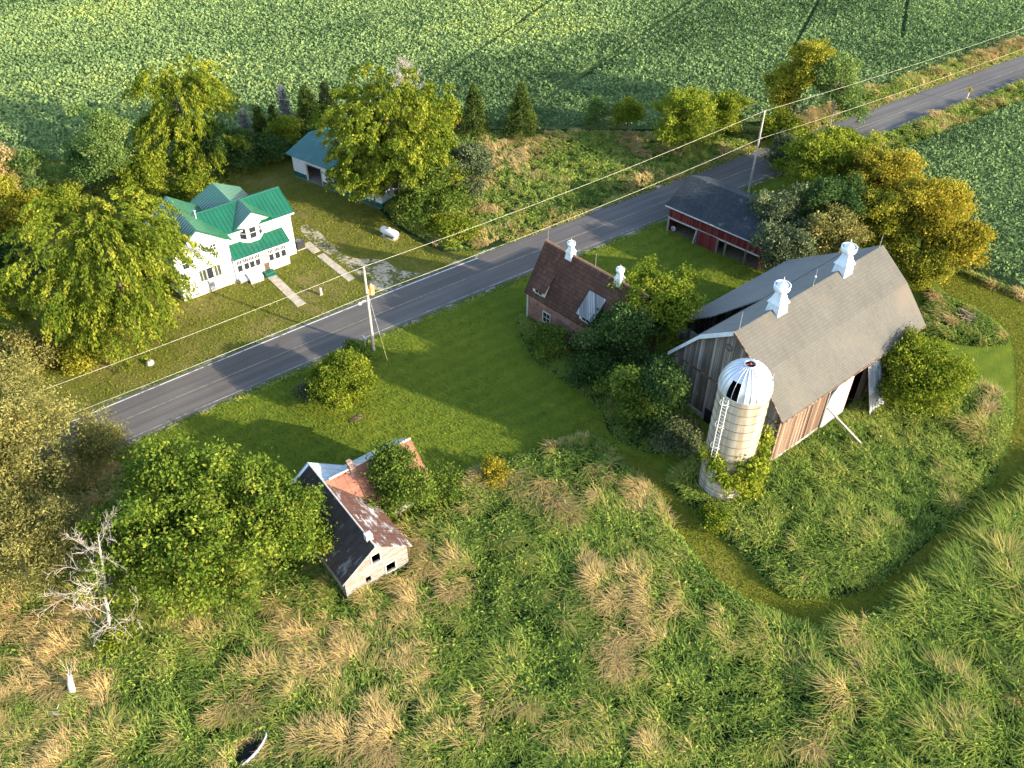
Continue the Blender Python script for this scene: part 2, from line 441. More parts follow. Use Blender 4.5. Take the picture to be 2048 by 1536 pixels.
# ------------------------------------------------------------------ building materials
def worn_paint(name, paint, under, amt=.55, rough=.8, lap=None):
    """painted siding, worn in blotches; lap gives the height of horizontal boards"""
    n = NT(name); x, y, z = n.xyz()
    st = n.noise(1.0, 5, vec=n.comb(n.math('MULTIPLY', n.math('ADD', x, y), 2.2), n.math('MULTIPLY', n.math('SUBTRACT', x, y), .5), n.math('MULTIPLY', z, .7)), rough=.65)
    c = n.mix(n.ramp(st, [(amt, 0.0), (amt + .14, 1.0)]), paint, under)
    c = n.mix(n.noise(2.0, 3), c, sc(paint, .8)) if lap is None else c
    b = None
    if lap:
        fr = n.math('FRACT', n.math('DIVIDE', z, lap)); g = n.math('LESS_THAN', fr, .1)
        c = n.mix(n.math('MULTIPLY', g, .4), c, sc(paint, .35)); b = n.bump(fr, .5, .02)
    return n.principled(c, rough, spec=.2, bump=b)
def metal_roof(name, col, rust=None, amt=.5, rough=.38, spec=.5, along='x', streak=(2.5, .5)):
    n = NT(name); x, y, z = n.xyz()
    c = n.ramp(n.noise(.6, 3), [(.3, sc(col, .85)), (.7, sc(col, 1.12))])
    if rust:
        a, b_ = (x, y) if along == 'x' else (y, x)
        st = n.noise(1.0, 5, vec=n.comb(n.math('MULTIPLY', a, streak[0]), n.math('MULTIPLY', b_, streak[1]), n.math('MULTIPLY', z, .5)), rough=.7)
        pa = n.noise(.7, 4)
        k = n.math('ADD', n.math('MULTIPLY', st, .6), n.math('MULTIPLY', pa, .45))
        c = n.mix(n.ramp(k, [(amt - .06, 0.0), (amt + .06, 1.0)]), c, n.ramp(st, [(.3, rust[0]), (.7, rust[1])]))
    m_ = n.principled(c, rough, spec=spec)
    n.n['Principled BSDF'].inputs['IOR'].default_value = 1.65 if spec >= .5 else 1.5
    return m_
M['grey_boards'] = boards('weathered_grey_boards', ((.06, .05, .042), (.15, .13, .112), (.32, .29, .26)), .24, .45)
M['brown_boards'] = boards('weathered_brown_boards', ((.06, .036, .025), (.135, .088, .062), (.25, .185, .14)), .26, .5)
M['red_boards'] = boards('faded_red_boards', ((.07, .014, .014), (.16, .028, .026), (.24, .06, .05)), .2, .5)
M['dark'] = plain('interior_shade', (.012, .011, .01), .95, var=.4)  # near-black colour stands in for the shade inside buildings and openings
M['glass'] = NT('window_glass').principled((.02, .025, .03), .06, spec=.6)
n_ = NT('white_siding'); _x, _y, _z = n_.xyz()
_fr = n_.math('FRACT', n_.math('DIVIDE', _z, .2))
M['white_siding'] = n_.principled(n_.mix(n_.math('MULTIPLY', n_.math('LESS_THAN', _fr, .1), .25), n_.ramp(n_.noise(1.3, 3), [(.3, (.52, .52, .525)), (.7, (.6, .6, .605))]), (.45, .45, .46)), .55, spec=.3, bump=n_.bump(_fr, .3, .015))
M['white_trim'] = plain('white_trim', (.6, .6, .595), .5, var=.05)
M['old_white'] = plain('old_white_paint', (.45, .43, .39), .7, var=.25, scale=4)
M['green_roof'] = metal_roof('green_metal_roof', (.006, .085, .04), rough=.3, spec=.6)
M['green_trim'] = plain('dark_green_trim', (.012, .09, .06), .5, var=.15)
M['teal_roof'] = metal_roof('teal_metal_roof', (.02, .11, .095), ((.05, .15, .13), (.09, .2, .17)), .62, rough=.42, spec=.5)
M['green_wainscot'] = plain('green_wainscot_metal', (.012, .085, .065), .45, var=.12)
_n, _c, _b = shingles('barn_roof_shingles', ((.066, .063, .056), (.093, .09, .08), (.116, .112, .099)), 'x', .19, .5, 1.0)
_c = _n.mix(_n.ramp(_n.noise(.16, 2), [(.52, 0.0), (.68, .55)]), _c, (.145, .118, .093))
M['barn_roof'] = _n.principled(_c, .92, spec=.1, bump=_n.bump(_b, -.4, .02))
_n, _c, _b = shingles('brown_shingles', ((.032, .017, .013), (.068, .034, .025), (.13, .072, .05)), 'x', .2, .45, .55)
M['brown_roof'] = _n.principled(_c, .9, spec=.12, bump=_n.bump(_b, -.5, .02))
_n, _c, _b = shingles('dark_shingles', ((.013, .017, .02), (.026, .032, .037), (.06, .068, .072)), 'x', .14, .55, 1.0)
_c = _n.mix(_n.ramp(_n.noise(.45, 5, rough=.75), [(.6, 0.0), (.68, .7)]), _c, (.13, .14, .14))
M['dark_roof'] = _n.principled(_c, .85, spec=.2, bump=_n.bump(_b, -.3, .02))
M['rust_roof'] = metal_roof('rusted_tin_roof', (.42, .42, .42), ((.13, .05, .03), (.27, .115, .07)), .38, rough=.6, spec=.25, along='y', streak=(.5, 3.2))
M['patch_roof'] = metal_roof('flaking_tin_roof', (.4, .42, .44), ((.05, .026, .022), (.12, .06, .045)), .46, rough=.55, spec=.3, along='x', streak=(1.1, 3.5))
M['tin_roof'] = metal_roof('galvanised_tin_roof', (.4, .43, .46), ((.16, .13, .12), (.3, .24, .2)), .66, rough=.4, spec=.5, along='x')
M['black_tar'] = metal_roof('tarred_tin_roof', (.2, .19, .185), ((.024, .019, .018), (.055, .044, .039)), .42, rough=.75, spec=.15, along='x', streak=(2.8, .8))
n_ = NT('clay_block_wall'); _x, _y, _z = n_.xyz()
_b = n_.n.new('ShaderNodeTexBrick'); n_.L(n_.comb(n_.math('ADD', _x, _y), _z, 0.0), _b.inputs['Vector'])
_b.inputs['Scale'].default_value = 1; _b.inputs['Brick Width'].default_value = .42; _b.inputs['Row Height'].default_value = .21; _b.inputs['Mortar Size'].default_value = .012
_b.inputs['Color1'].default_value = (.2, .095, .066, 1); _b.inputs['Color2'].default_value = (.13, .06, .045, 1); _b.inputs['Mortar'].default_value = (.26, .2, .16, 1)
_w = n_.n.new('ShaderNodeTexVoronoi'); _w.inputs['Scale'].default_value = 1.35; n_.L(n_.comb(n_.math('ADD', _x, _y), n_.math('MULTIPLY', _z, 1.7), 0.0), _w.inputs['Vector'])
_h = n_.ramp(_w.outputs['Distance'], [(.13, 1.0), (.17, 0.0)])
_c = n_.mix(n_.ramp(n_.noise(.8, 4), [(.45, 0.0), (.7, .6)]), _b.outputs['Color'], (.3, .2, .15))
M['clay_block'] = n_.principled(n_.mix(_h, _c, (.03, .018, .014)), .9, spec=.1, bump=n_.bump(_b.outputs['Fac'], -.5, .03))
M['stone'] = plain('rubble_stone', (.42, .37, .3), .95, var=.4, scale=2.5)
M['plaster'] = plain('white_plaster', (.42, .4, .375), .9, var=.15, scale=.8)
M['galv'] = NT('galvanised_sheet').principled((.55, .58, .62), .42, metal=.75, spec=.5)
M['cup'] = plain('cupola_white_sheet', (.5, .55, .6), .45, var=.1, spec=.4)
M['cup_white'] = plain('cupola_white_paint', (.55, .56, .57), .6, var=.2, scale=5)
M['sunlit_cap'] = plain('sunlit_tan_ridge_cap', (.42, .21, .11), .7, var=.2)  # tan ridge board with orange sunlight put into its colour
M['pole_wood'] = plain('grey_pole_wood', (.32, .285, .24), .85, var=.2, scale=4)
M['dead_wood'] = plain('bleached_dead_wood', (.34, .3, .26), .9, var=.2, scale=3)
M['wire'] = plain('pale_wire', (.36, .34, .25), .5, metal=.3)
M['black'] = plain('black_metal', (.03, .03, .03), .5)
M['brown_door'] = plain('brown_door', (.1, .055, .035), .5)
M['mottled_pane'] = plain('greenish_mottled_pane', (.05, .055, .035), .5, var=.6, scale=5)  # dark pane colour with greenish mottling

def ribs(m, ra, rb, ea, eb, step=.45, w=.035, h=.045):
    """raised seams from a ridge line (ra-rb) down to an eave line (ea-eb)"""
    ra, rb, ea, eb = map(Vector, (ra, rb, ea, eb)); n = max(1, int((rb - ra).length / step))
    nn = (rb - ra).cross(ea - ra).normalized()
    if nn.z < 0: nn = -nn
    al = (rb - ra).normalized() * w
    for k in range(n + 1):
        a = ra.lerp(rb, k / n); b = ea.lerp(eb, k / n)
        m.add([a - al, a + al, b + al, b - al, a - al + nn * h, a + al + nn * h, b + al + nn * h, b - al + nn * h],
              [(4, 5, 6, 7), (0, 1, 5, 4), (1, 2, 6, 5), (2, 3, 7, 6), (3, 0, 4, 7)])
def window(par, x0, x1, z0, z1, y, d=-1, axis='y', rows=2, cols=1, pane=None, frame=None, t=.07, sill=True):
    """a window on a wall facing -y (axis 'y') or +-x (axis 'x'); parts: frame mesh, with a pane below it"""
    fr = MB()
    def bx(m, a0, a1, c0, c1, p0, p1):
        p0, p1 = sorted((y + d * p0, y + d * p1))
        m.box(a0, a1, p0, p1, c0, c1) if axis == 'y' else m.box(p0, p1, a0, a1, c0, c1)
    bx(fr, x0 - t, x0, z0 - t, z1 + t, -.02, .06); bx(fr, x1, x1 + t, z0 - t, z1 + t, -.02, .06)
    bx(fr, x0, x1, z1, z1 + t, -.02, .06); bx(fr, x0, x1, z0 - t, z0, -.02, .06)
    for r in range(1, rows): zz = z0 + (z1 - z0) * r / rows; bx(fr, x0, x1, zz - .025, zz + .025, -.02, .045)
    for c in range(1, cols): xx = x0 + (x1 - x0) * c / cols; bx(fr, xx - .02, xx + .02, z0, z1, -.02, .042)
    o = fr.build('window', frame or M['white_trim'], par)
    p = MB(); bx(p, x0, x1, z0, z1, -.03, .02); p.build('pane', pane or M['glass'], o)
    return o

# ------------------------------------------------------------------ white farmhouse
H = thing('farmhouse', 'white two-storey farmhouse with green metal roof', 'house', (-25.82, 90.58, 0), R(37.1))
m = MB()
m.prism([(.0, 0), (.0, 5.72), (3.0, 7.2), (6.0, 5.72), (6.0, 0)], 'x', -11.0, 0)
m.build('main_wall', M['white_siding'], H)
m = MB(); m.prism([(-14.4, 0), (-14.4, 5.8), (-11.3, 8.1), (-8.2, 5.8), (-8.2, 0)], 'y', -1.35, 6.6); m.build('wing_wall', M['white_siding'], H)
m = MB(); m.prism([(-8.2, 0), (-8.2, 5.72), (-5.4, 7.2), (-2.6, 5.72), (-2.6, 0)], 'y', 5.9, 8.1); m.build('rear_wall', M['white_siding'], H)
m = MB(); m.prism([(-6.5, 5.2), (-6.5, 5.95), (-4.5, 7.28), (-2.5, 5.95), (-2.5, 5.2)], 'y', -.02, 2.5); m.build('dormer_wall', M['white_siding'], H)
m = MB(); m.prism([(-1.55, 0), (-1.55, 3.1), (-.01, 3.9), (-.01, 0)], 'x', -8.19, -1.6); m.build('porch_wall', M['white_siding'], H)
# roofs
m = MB(); e = .38
for y, ye in ((3.0, -e), (3.0, 6.0 + e)):
    ze = 5.72 - e * .49 + .12
    m.slab([(-11.0, y, 7.35), (e, y, 7.35), (e, ye, ze), (-11.0, ye, ze)], .12)
    ribs(m, (-11.0, y, 7.35), (e, y, 7.35), (-11.0, ye, ze), (e, ye, ze))
m.box(-11, e + .02, 2.9, 3.1, 7.33, 7.41)
m.build('main_roof', M['green_roof'], H)
m = MB()
for xe in (-14.84, -7.76):
    m.slab([(-11.3, -1.75, 8.26), (-11.3, 6.95, 8.26), (xe, 6.95, 5.72), (xe, -1.75, 5.72)], .12)
    ribs(m, (-11.3, -1.75, 8.26), (-11.3, 6.95, 8.26), (xe, -1.75, 5.72), (xe, 6.95, 5.72))
m.build('wing_roof', M['green_roof'], H)
m = MB()
for xe in (-8.55, -2.25):
    m.slab([(-5.4, 3.02, 7.36), (-5.4, 8.45, 7.36), (xe, 8.45, 5.75), (xe, 3.02, 5.75)], .12)
    ribs(m, (-5.4, 3.02, 7.36), (-5.4, 8.45, 7.36), (xe, 3.02, 5.75), (xe, 8.45, 5.75))
m.build('rear_roof', M['green_roof'], H)
m = MB()
for xe in (-6.9, -2.1):
    m.slab([(-4.5, -.4, 7.48), (-4.5, 2.9, 7.48), (xe, 2.9, 5.85), (xe, -.4, 5.85)], .1)
    ribs(m, (-4.5, -.4, 7.48), (-4.5, 2.9, 7.48), (xe, -.4, 5.85), (xe, 2.9, 5.85), .42)
m.build('dormer_roof', M['green_roof'], H)
m = MB(); m.slab([(-8.1, -.03, 4.1), (-1.3, -.03, 4.1), (-1.3, -1.9, 3.14), (-8.1, -1.9, 3.14)], .1)
ribs(m, (-8.1, -.03, 4.1), (-1.3, -.03, 4.1), (-8.1, -1.9, 3.14), (-1.3, -1.9, 3.14), .5); m.build('porch_roof', M['green_roof'], H)
m = MB(); m.box(-11, e, -e - .05, -e + .01, 5.46, 5.62); m.box(-8.1, -1.3, -1.95, -1.88, 3.0, 3.12)
m.add([(e + .02, -e, 5.65), (e + .02, 3, 7.33), (e + .02, 3, 7.12), (e + .02, -e, 5.45)], [(0, 1, 2, 3)])
m.build('fascia', M['white_trim'], H)
# oriel bay under the dormer
bay = MB(); bay.prism([(-6.4, -.03), (-5.62, -.72), (-4.35, -.72), (-3.6, -.03)], 'z', 3.95, 6.0)
bay.add([(-6.4, -.03, 3.95), (-5.62, -.72, 3.95), (-4.35, -.72, 3.95), (-3.6, -.03, 3.95), (-5.0, -.05, 3.5)], [(0, 1, 4), (1, 2, 4), (2, 3, 4)])
bo = bay.build('bay_window', M['white_siding'], H)
window(bo, -5.35, -4.6, 4.45, 5.8, -.72, rows=2, t=.06)
for a, b in (((-6.4, -.03), (-5.62, -.72)), ((-4.35, -.72), (-3.6, -.03))):
    a = Vector((*a, 0)); b = Vector((*b, 0)); d = (b - a).normalized(); nrm = Vector((d.y, -d.x, 0))
    f = MB(); p = MB()
    def cell(m, t0, t1, z0, z1, k0, k1):
        vs = [a + (b - a) * t + nrm * k + Vector((0, 0, z)) for z in (z0, z1) for t, k in ((t0, k0), (t1, k0), (t1, k1), (t0, k1))]
        m.add(vs, [(3, 2, 1, 0), (4, 5, 6, 7), (0, 1, 5, 4), (1, 2, 6, 5), (2, 3, 7, 6), (3, 0, 4, 7)])
    for c in ((.06, .14, 4.38, 5.87), (.86, .94, 4.38, 5.87), (.14, .86, 5.8, 5.87), (.14, .86, 4.38, 4.45), (.14, .86, 5.1, 5.15)): cell(f, *c, -.02, .06)
    cell(p, .14, .86, 4.45, 5.8, -.02, .025)
    w = f.build('window', M['white_trim'], bo); p.build('pane', M['glass'], w)
# windows and door
for a, b, mt in ((-12.1, -11.42, 'mottled_pane'), (-11.24, -10.58, 'glass'), (-10.38, -9.66, 'mottled_pane')):
    window(H, a, b, 1.7, 3.08, -1.35, rows=1, cols=2 if mt == 'mottled_pane' else 1, pane=M[mt], t=.07)
window(H, -10.2, -9.62, 5.05, 5.75, -1.35, rows=2, cols=2)
window(H, -13.6, -12.9, 3.9, 5.2, -1.35, rows=2)
for a in (-7.85, -7.05, -6.38, -5.67, -4.0, -3.23, -2.46):
    window(H, a, a + .56, 1.32, 2.15, -1.55, rows=1, t=.04)
    window(H, a, a + .56, 2.28, 2.78, -1.55, rows=1, cols=3, t=.04)
d = MB(); d.box(-4.92, -4.8, -1.64, -1.52, .35, 2.62); d.box(-4.16, -4.04, -1.64, -1.52, .35, 2.62); d.box(-4.8, -4.16, -1.64, -1.52, 2.5, 2.62)
do = d.build('door_frame', M['white_trim'], H)
m = MB(); m.box(-4.8, -4.16, -1.6, -1.53, .35, 2.5); dd = m.build('door', M['brown_door'], H)
m = MB(); m.box(-4.7, -4.26, -1.63, -1.59, 1.3, 2.35); m.build('pane', plain('pale_door_glass', (.42, .45, .46), .1), dd)
m = MB(); m.box(-4.3, -4.22, -1.66, -1.6, 1.1, 1.18); m.build('handle', M['black'], dd)
m = MB(); m.box(-5.1, -3.9, -2.4, -1.56, 0, .33); m.box(-5.1, -3.9, -2.75, -2.38, 0, .17); m.build('step', M['green_trim'], H)
m = MB(); m.tube([(-9.9, 2.3, 6.9), (-9.9, 2.3, 8.15)], .09, 8); m.tube([(-9.9, 2.3, 8.1), (-9.9, 2.3, 8.22)], .15, 8); m.build('vent_pipe', M['galv'], H)
m = MB(); m.tube([(-11.3, -1.42, .1), (-11.3, -1.42, 1.5)], .05, 6); m.box(-11.12, -10.8, -1.5, -1.36, .7, 1.25); m.build('meter', M['galv'], H)
m = MB(); m.box(-14.45, -8.15, -1.4, -1.34, 0, .22); m.build('foundation', M['stone'], H)

# small things round the house
t = thing('air_conditioner', 'dark box air conditioner at the right corner of the white farmhouse', 'air conditioner', (*at(600, 495), 0), R(37))
m = MB(); m.box(-.48, .48, -.48, .48, .06, .95)
for k in range(7): m.box(-.5, .5, -.5, .5, .14 + k * .11, .18 + k * .11)
m.build('casing', M['black'], t)
m = MB(); m.box(-.6, .6, -.6, .6, 0, .08); m.build('base', M['concrete'], t)
m = MB(); m.lathe([(.05, .97), (.4, .97), (.42, .99), (.4, 1.0)], n=16); m.lathe([(0, .96), (.12, .99), (.12, 1.01), (0, 1.02)], n=10); m.build('fan_grille', plain('dull_grille', (.12, .12, .12), .6), t)
t = thing('cellar_hatch', 'white boxy cellar hatch with grey side against the front of the farmhouse', 'cellar hatch', (*at(512, 560), 0), R(37.1))
m = MB(); m.prism([(-.55, 0), (-.55, .5), (.75, .95), (.75, 0)], 'x', -.75, .75); m.build('body', M['white_trim'], t)
m = MB(); m.slab([(-.8, -.6, .53), (.8, -.6, .53), (.8, .75, .995), (-.8, .75, .995)], .04); m.build('lid', M['white_siding'], t)
m = MB(); m.slab([(-1.75, -.15, .42), (-.82, -.15, .42), (-.82, .75, .62), (-1.75, .75, .62)], .06); m.box(-1.7, -.85, .3, .7, 0, .5); m.build('side_ramp', M['galv'], t)

# ------------------------------------------------------------------ white garage with teal roof
G = thing('garage', 'long white metal garage with a teal roof behind the farmhouse', 'garage', (-29.94, 109.33, 0), R(-33.9))
m = MB()
for a, b in ((.3, 2.75), (5.5, 7.85), (9.5, 15.7)): m.box(a, b, .3, .42, .75, 3.25)
m.box(2.75, 5.5, .3, .42, 2.55, 3.25); m.box(7.85, 9.5, .32, .4, .3, 3.25)
m.box(.3, 15.7, 8.9, 9.0, 0, 3.25)
for x in (.3, 15.58): m.prism([(.42, 0.75), (.42, 3.25), (4.65, 4.2), (8.9, 3.25), (8.9, .75)], 'x', x, x + .12)
m.build('wall', M['white_siding'], G)
m = MB()
for a, b in ((.29, 2.7), (5.55, 7.8), (9.5, 15.72)): m.box(a, b, .27, .44, 0, .75)
for x in (.28, 15.57): m.box(x, x + .15, .42, 8.9, 0, .75)
m.box(7.75, 7.93, .24, .46, .0, 2.3)
m.build('wainscot', M['green_wainscot'], G)
m = MB()
for ye in (-.15, 9.45):
    m.slab([(-.3, 4.65, 4.4), (16.3, 4.65, 4.4), (16.3, ye, 3.22), (-.3, ye, 3.22)], .08); ribs(m, (-.3, 4.65, 4.4), (16.3, 4.65, 4.4), (-.3, ye, 3.22), (16.3, ye, 3.22), .3, .03, .04)
m.build('roof', M['teal_roof'], G)
m = MB(); m.box(2.7, 2.78, .22, .48, 0, 2.6); m.box(5.47, 5.55, .22, .48, 0, 2.6); m.box(2.78, 5.47, .22, .48, 2.5, 2.6); m.build('door_frame', M['old_white'], G)
m = MB(); m.box(.5, 15.5, .1, 8.8, 0, .05); m.build('floor', plain('garage_floor', (.2, .17, .15), .9), G)
m = MB()
for x in (3.1, 4.2): m.box(x, x + .7, 5, 5.8, .05, 1.3)
m.build('shelf', M['black'], G)

# ------------------------------------------------------------------ propane tank
t = thing('propane_tank', 'white propane tank on short legs in the grass beside the driveway', 'propane tank', (*at(780, 474), 0), R(-34))
m = MB(); prof = [(0, -1.35), (.2, -1.32), (.36, -1.22), (.46, -1.05), (.46, 1.05), (.36, 1.22), (.2, 1.32), (0, 1.35)]
mm = MB(); mm.lathe(prof, n=20); mm.v = [(z, y, x + .72) for x, y, z in mm.v]; mm.build('tank_body', M['white_trim'], t)
m = MB(); m.lathe([(.17, 1.15), (.17, 1.3), (.1, 1.37), (0, 1.38)], n=12); m.build('valve_dome', plain('rusty_dome', (.5, .4, .3), .7), t)
for x in (-.8, .8):
    m = MB(); m.box(x - .08, x + .08, -.32, .32, 0, .4); m.build('leg', M['old_white'], t)
m = MB(); m.box(-1.1, 1.1, -.5, .5, 0, .05); m.build('base', M['concrete'], t)

# ------------------------------------------------------------------ brown block outbuilding with two cupolas
def cupola(par, c, s, mat, n=4, lightning=0.0):
    """square flared base, swept neck, round vent ring, cone cap and finial"""
    m = MB(); x, y, z = c
    m.lathe([(.66 * s, -.75 * s), (.52 * s, .5 * s)], (x, y, z), 4, False)
    m.lathe([(.52 * s, .5 * s), (.64 * s, .5 * s), (.64 * s, .56 * s), (.46 * s, .9 * s), (.34 * s, 1.3 * s), (.3 * s, 1.55 * s)], (x, y, z), 4, False)
    b = m.build('cupola', mat, par)
    m = MB(); m.lathe([(.3 * s, 1.5 * s), (.42 * s, 1.62 * s), (.62 * s, 1.72 * s), (.66 * s, 1.9 * s), (.66 * s, 2.2 * s), (.6 * s, 2.2 * s), (.58 * s, 1.9 * s), (.3 * s, 1.8 * s)], (x, y, z), 20)
    m.build('vent_ring', mat, b)
    m = MB(); m.lathe([(.5 * s, 2.08 * s), (.34 * s, 2.25 * s), (.12 * s, 2.45 * s), (.06 * s, 2.6 * s)], (x, y, z), 20); m.lathe([(.0, 2.55 * s), (.07 * s, 2.62 * s), (.035 * s, 2.74 * s), (0, 2.95 * s)], (x, y, z), 8)
    m.build('cap', mat, b)
    return b
def rod(par, x, y, z, h, ball=False):
    m = MB(); m.tube([(x, y, z - .1), (x, y, z + h)], [.03, .018], 5)
    if ball: m.lathe([(0, -.11), (.08, -.08), (.11, 0), (.08, .08), (0, .11)], (x, y, z + h * .55), 10)
    m.build('lightning_rod', M['galv'], par)
B = thing('brick_outbuilding', 'brown clay block outbuilding with steep brown roof and two small white cupolas', 'outbuilding', (1.25, 77.93, 0), R(-45.3))
Lb, Wb = 13.8, 6.1
m = MB(); m.prism([(.3, 0), (.3, 4.1), (3.05, 8.6), (5.8, 4.1), (5.8, 0)], 'x', .3, Lb - .3); m.build('wall', M['clay_block'], B)
m = MB()
for ye in (0, Wb): m.slab([(0, 3.05, 8.85), (Lb, 3.05, 8.85), (Lb, ye, 3.82), (0, ye, 3.82)], .12)
m.build('roof', M['brown_roof'], B)
m = MB(); m.slab([(-.02, 3.05, 8.93), (Lb, 3.05, 8.93), (Lb, 3.42, 8.32), (-.02, 3.42, 8.32)], .04); m.slab([(-.02, 3.05, 8.93), (Lb, 3.05, 8.93), (Lb, 2.93, 8.73), (-.02, 2.93, 8.73)], .04); m.build('ridge_cap', M['sunlit_cap'], B)
for x in (3.55, 10.05): cupola(B, (x, 3.05, 8.72), .66, M['cup_white'])
for x in (.3, 6.9): rod(B, x, 3.05, 8.85, 1.5)
def dormer(x0, x1, broken):
    y0 = .25; zb = 4.25; zt = 5.12
    m = MB(); m.add([(x0, y0, zb - .35), (x1, y0, zb - .35), (x1, y0, zt), (x0, y0, zt), (x0, 1.75, 6.6), (x1, 1.75, 6.6)], [(0, 1, 2, 3), (1, 5, 2), (0, 3, 4), (3, 2, 5, 4)])
    o = m.build('dormer', M['old_white'], B)
    window(o, x0 + .4, x1 - .4, zb + .05, zt - .12, y0, rows=1, cols=2, frame=M['old_white'])
    m = MB(); m.slab([(x0 - .2, y0 - .35, zt - .18), (x1 + .2, y0 - .35, zt - .18), (x1 + .2, 1.85, 6.85), (x0 - .2, 1.85, 6.85)], .07)
    m.build('dormer_roof', M['bare_deck'] if broken else M['brown_roof'], o)
M['bare_deck'] = boards('bare_grey_roof_boards', ((.07, .07, .07), (.2, .2, .2), (.42, .42, .41)), .3, .5)
dormer(1.0, 2.75, False); dormer(7.6, 9.4, True)
for a in (2.6, 8.25): window(B, a, a + .95, 1.15, 2.35, .3, rows=2, cols=2, frame=M['old_white'], t=.12)
m = MB(); m.box(.2, .32, .18, .3, 0, 4.0); m.build('corner_trim', M['old_white'], B)
m = MB(); m.box(0, Lb, -.03, .04, 3.62, 3.8); m.build('fascia', M['brown_roof'], B)

# ------------------------------------------------------------------ red open-front shed
S = thing('red_shed', 'low red open-front shed with dark shingle roof beside the road', 'shed', (18.63, 96.18, 0), R(-42.1))
Ls, Ws = 13.4, 9.3
m = MB(); m.box(.3, Ls - .3, .3, .42, 1.95, 3.5)
m.box(.3, Ls - .3, Ws - .42, Ws - .3, 0, 3.5)
for x in (.3, Ls - .42): m.prism([(.42, 0), (.42, 3.5), (4.65, 5.4), (Ws - .42, 3.5), (Ws - .42, 0)], 'x', x, x + .12)
m.build('wall', M['red_boards'], S)
m = MB(); m.box(4.7, 7.35, .22, .3, .05, 1.98); m.build('door', M['red_boards'], S)
m = MB(); m.box(4.45, 4.62, .12, .24, 0, 2.0); m.v = [(x - (1.9 - z) * .12, y - (1.9 - z) * .06, z) for x, y, z in m.v]; m.build('loose_board', M['dead_wood'], S)
for x in (.32, 4.55, 7.4, 8.48, 11.2):
    m = MB(); m.box(x, x + .2, .18, .4, 0, 1.95); m.build('post', M['grey_boards'], S)
m = MB()
for ye in (-.1, Ws + .1): m.slab([(-.1, 4.65, 5.78), (Ls, 4.65, 5.78), (Ls, ye, 3.6), (-.1, ye, 3.6)], .12)
m.build('roof', M['dark_roof'], S)
m = MB(); m.box(-.1, Ls, -.15, -.08, 3.46, 3.6); m.box(.3, Ls - .3, .22, .3, 1.85, 2.02); m.build('fascia', M['old_white'], S)
m = MB(); m.box(.5, Ls - .5, .5, Ws - .5, 0, .04); m.build('floor', plain('dirt_floor', (.14, .1, .07), .95), S)
t = thing('tyre', 'pale round object lying just inside the left bay of the red shed', 'wheel', (0, 0, 0)); p = S.matrix_basis @ Vector((0, 0, 0))
def local(o, x, y, z=0): 
    c, s = math.cos(o.rotation_euler.z), math.sin(o.rotation_euler.z); return (o.location.x + c * x - s * y, o.location.y + s * x + c * y, o.location.z + z)
t.location = local(S, .95, .75); t.rotation_euler = (0, 0, R(-42))
m = MB(); mm = MB(); mm.lathe([(.12, -.07), (.3, -.09), (.36, 0), (.3, .09), (.12, .07), (.1, 0), (.12, -.07)], n=16); m.add([(x, z, y + .36) for x, y, z in mm.v], mm.f, True); m.build('rim', M['old_white'], t)

# ------------------------------------------------------------------ derelict house with rusted tin roof
A = thing('derelict_house', 'derelict L-shaped farmhouse with rusted and flaking tin roof', 'house', (-16.91, 51.39, 0), R(-52.5))
La, Wa = 10.86, 6.25
M['pale_boards'] = boards('peeling_pale_boards', ((.25, .22, .19), (.46, .43, .39), (.62, .59, .55)), .2, .65)
n_ = NT('peeling_clapboard'); _x, _y, _z = n_.xyz()
_fr = n_.math('FRACT', n_.math('DIVIDE', _z, .23)); _id = n_.math('FLOOR', n_.math('DIVIDE', _z, .23))
_g = n_.noise(1.0, 5, vec=n_.comb(n_.math('MULTIPLY', n_.math('ADD', _x, _y), .9), n_.math('MULTIPLY', _id, 5.3), n_.math('MULTIPLY', _z, 2)), rough=.7)
M['clapboard'] = n_.principled(n_.mix(n_.math('LESS_THAN', _fr, .12), n_.ramp(_g, [(.3, (.09, .075, .065)), (.5, (.21, .195, .175)), (.7, (.33, .31, .285))]), (.05, .042, .035)), .9, spec=.1, bump=n_.bump(_fr, .5, .03))
m = MB(); hw = Wa / 2 - .3
# front gable wall with real openings: built of strips round two windows
def gz(y): return 5.1 - abs(y) / (Wa / 2) * 2.27
def gable_strip(m, y0, y1, z0f, z1f, x=La - .35, t=.14):
    z0 = z0f if callable(z0f) else (lambda y: z0f); z1 = z1f if callable(z1f) else (lambda y: z1f)
    vs = [(x, y0, z0(y0)), (x, y1, z0(y1)), (x, y1, z1(y1)), (x, y0, z1(y0))]
    vs += [(a - t, b, c) for a, b, c in vs]; m.add(vs, [(0, 1, 2, 3), (7, 6, 5, 4), (0, 4, 5, 1), (1, 5, 6, 2), (2, 6, 7, 3), (3, 7, 4, 0)])
W1 = (-.32, .42, 2.95, 3.95); W2 = (.78, 1.62, .95, 1.95); W3 = (-1.05, -.6, 1.1, 1.75)
ys = [-hw, -1.05, -.6, -.32, 0, .42, .78, 1.62, hw]
for y0, y1 in zip(ys[:-1], ys[1:]):
    ho = [w for w in (W1, W2, W3) if y0 >= w[0] - 1e-6 and y1 <= w[1] + 1e-6]
    if not ho: gable_strip(m, y0, y1, 0, gz)
    else: gable_strip(m, y0, y1, 0, ho[0][2]); gable_strip(m, y0, y1, ho[0][3], gz)
m.box(.35, La - .36, hw - .14, hw, 0, 2.9); m.box(.35, La - .36, -hw, -hw + .14, 0, 2.9)
m.prism([(-hw, 0), (-hw, 2.9), (0, 5.1), (hw, 2.9), (hw, 0)], 'x', .35, .48)
m.build('wall', M['clapboard'], A)
m = MB(); m.box(.6, La - .7, -hw + .2, hw - .2, 0, .1); m.build('floor', M['dark'], A)
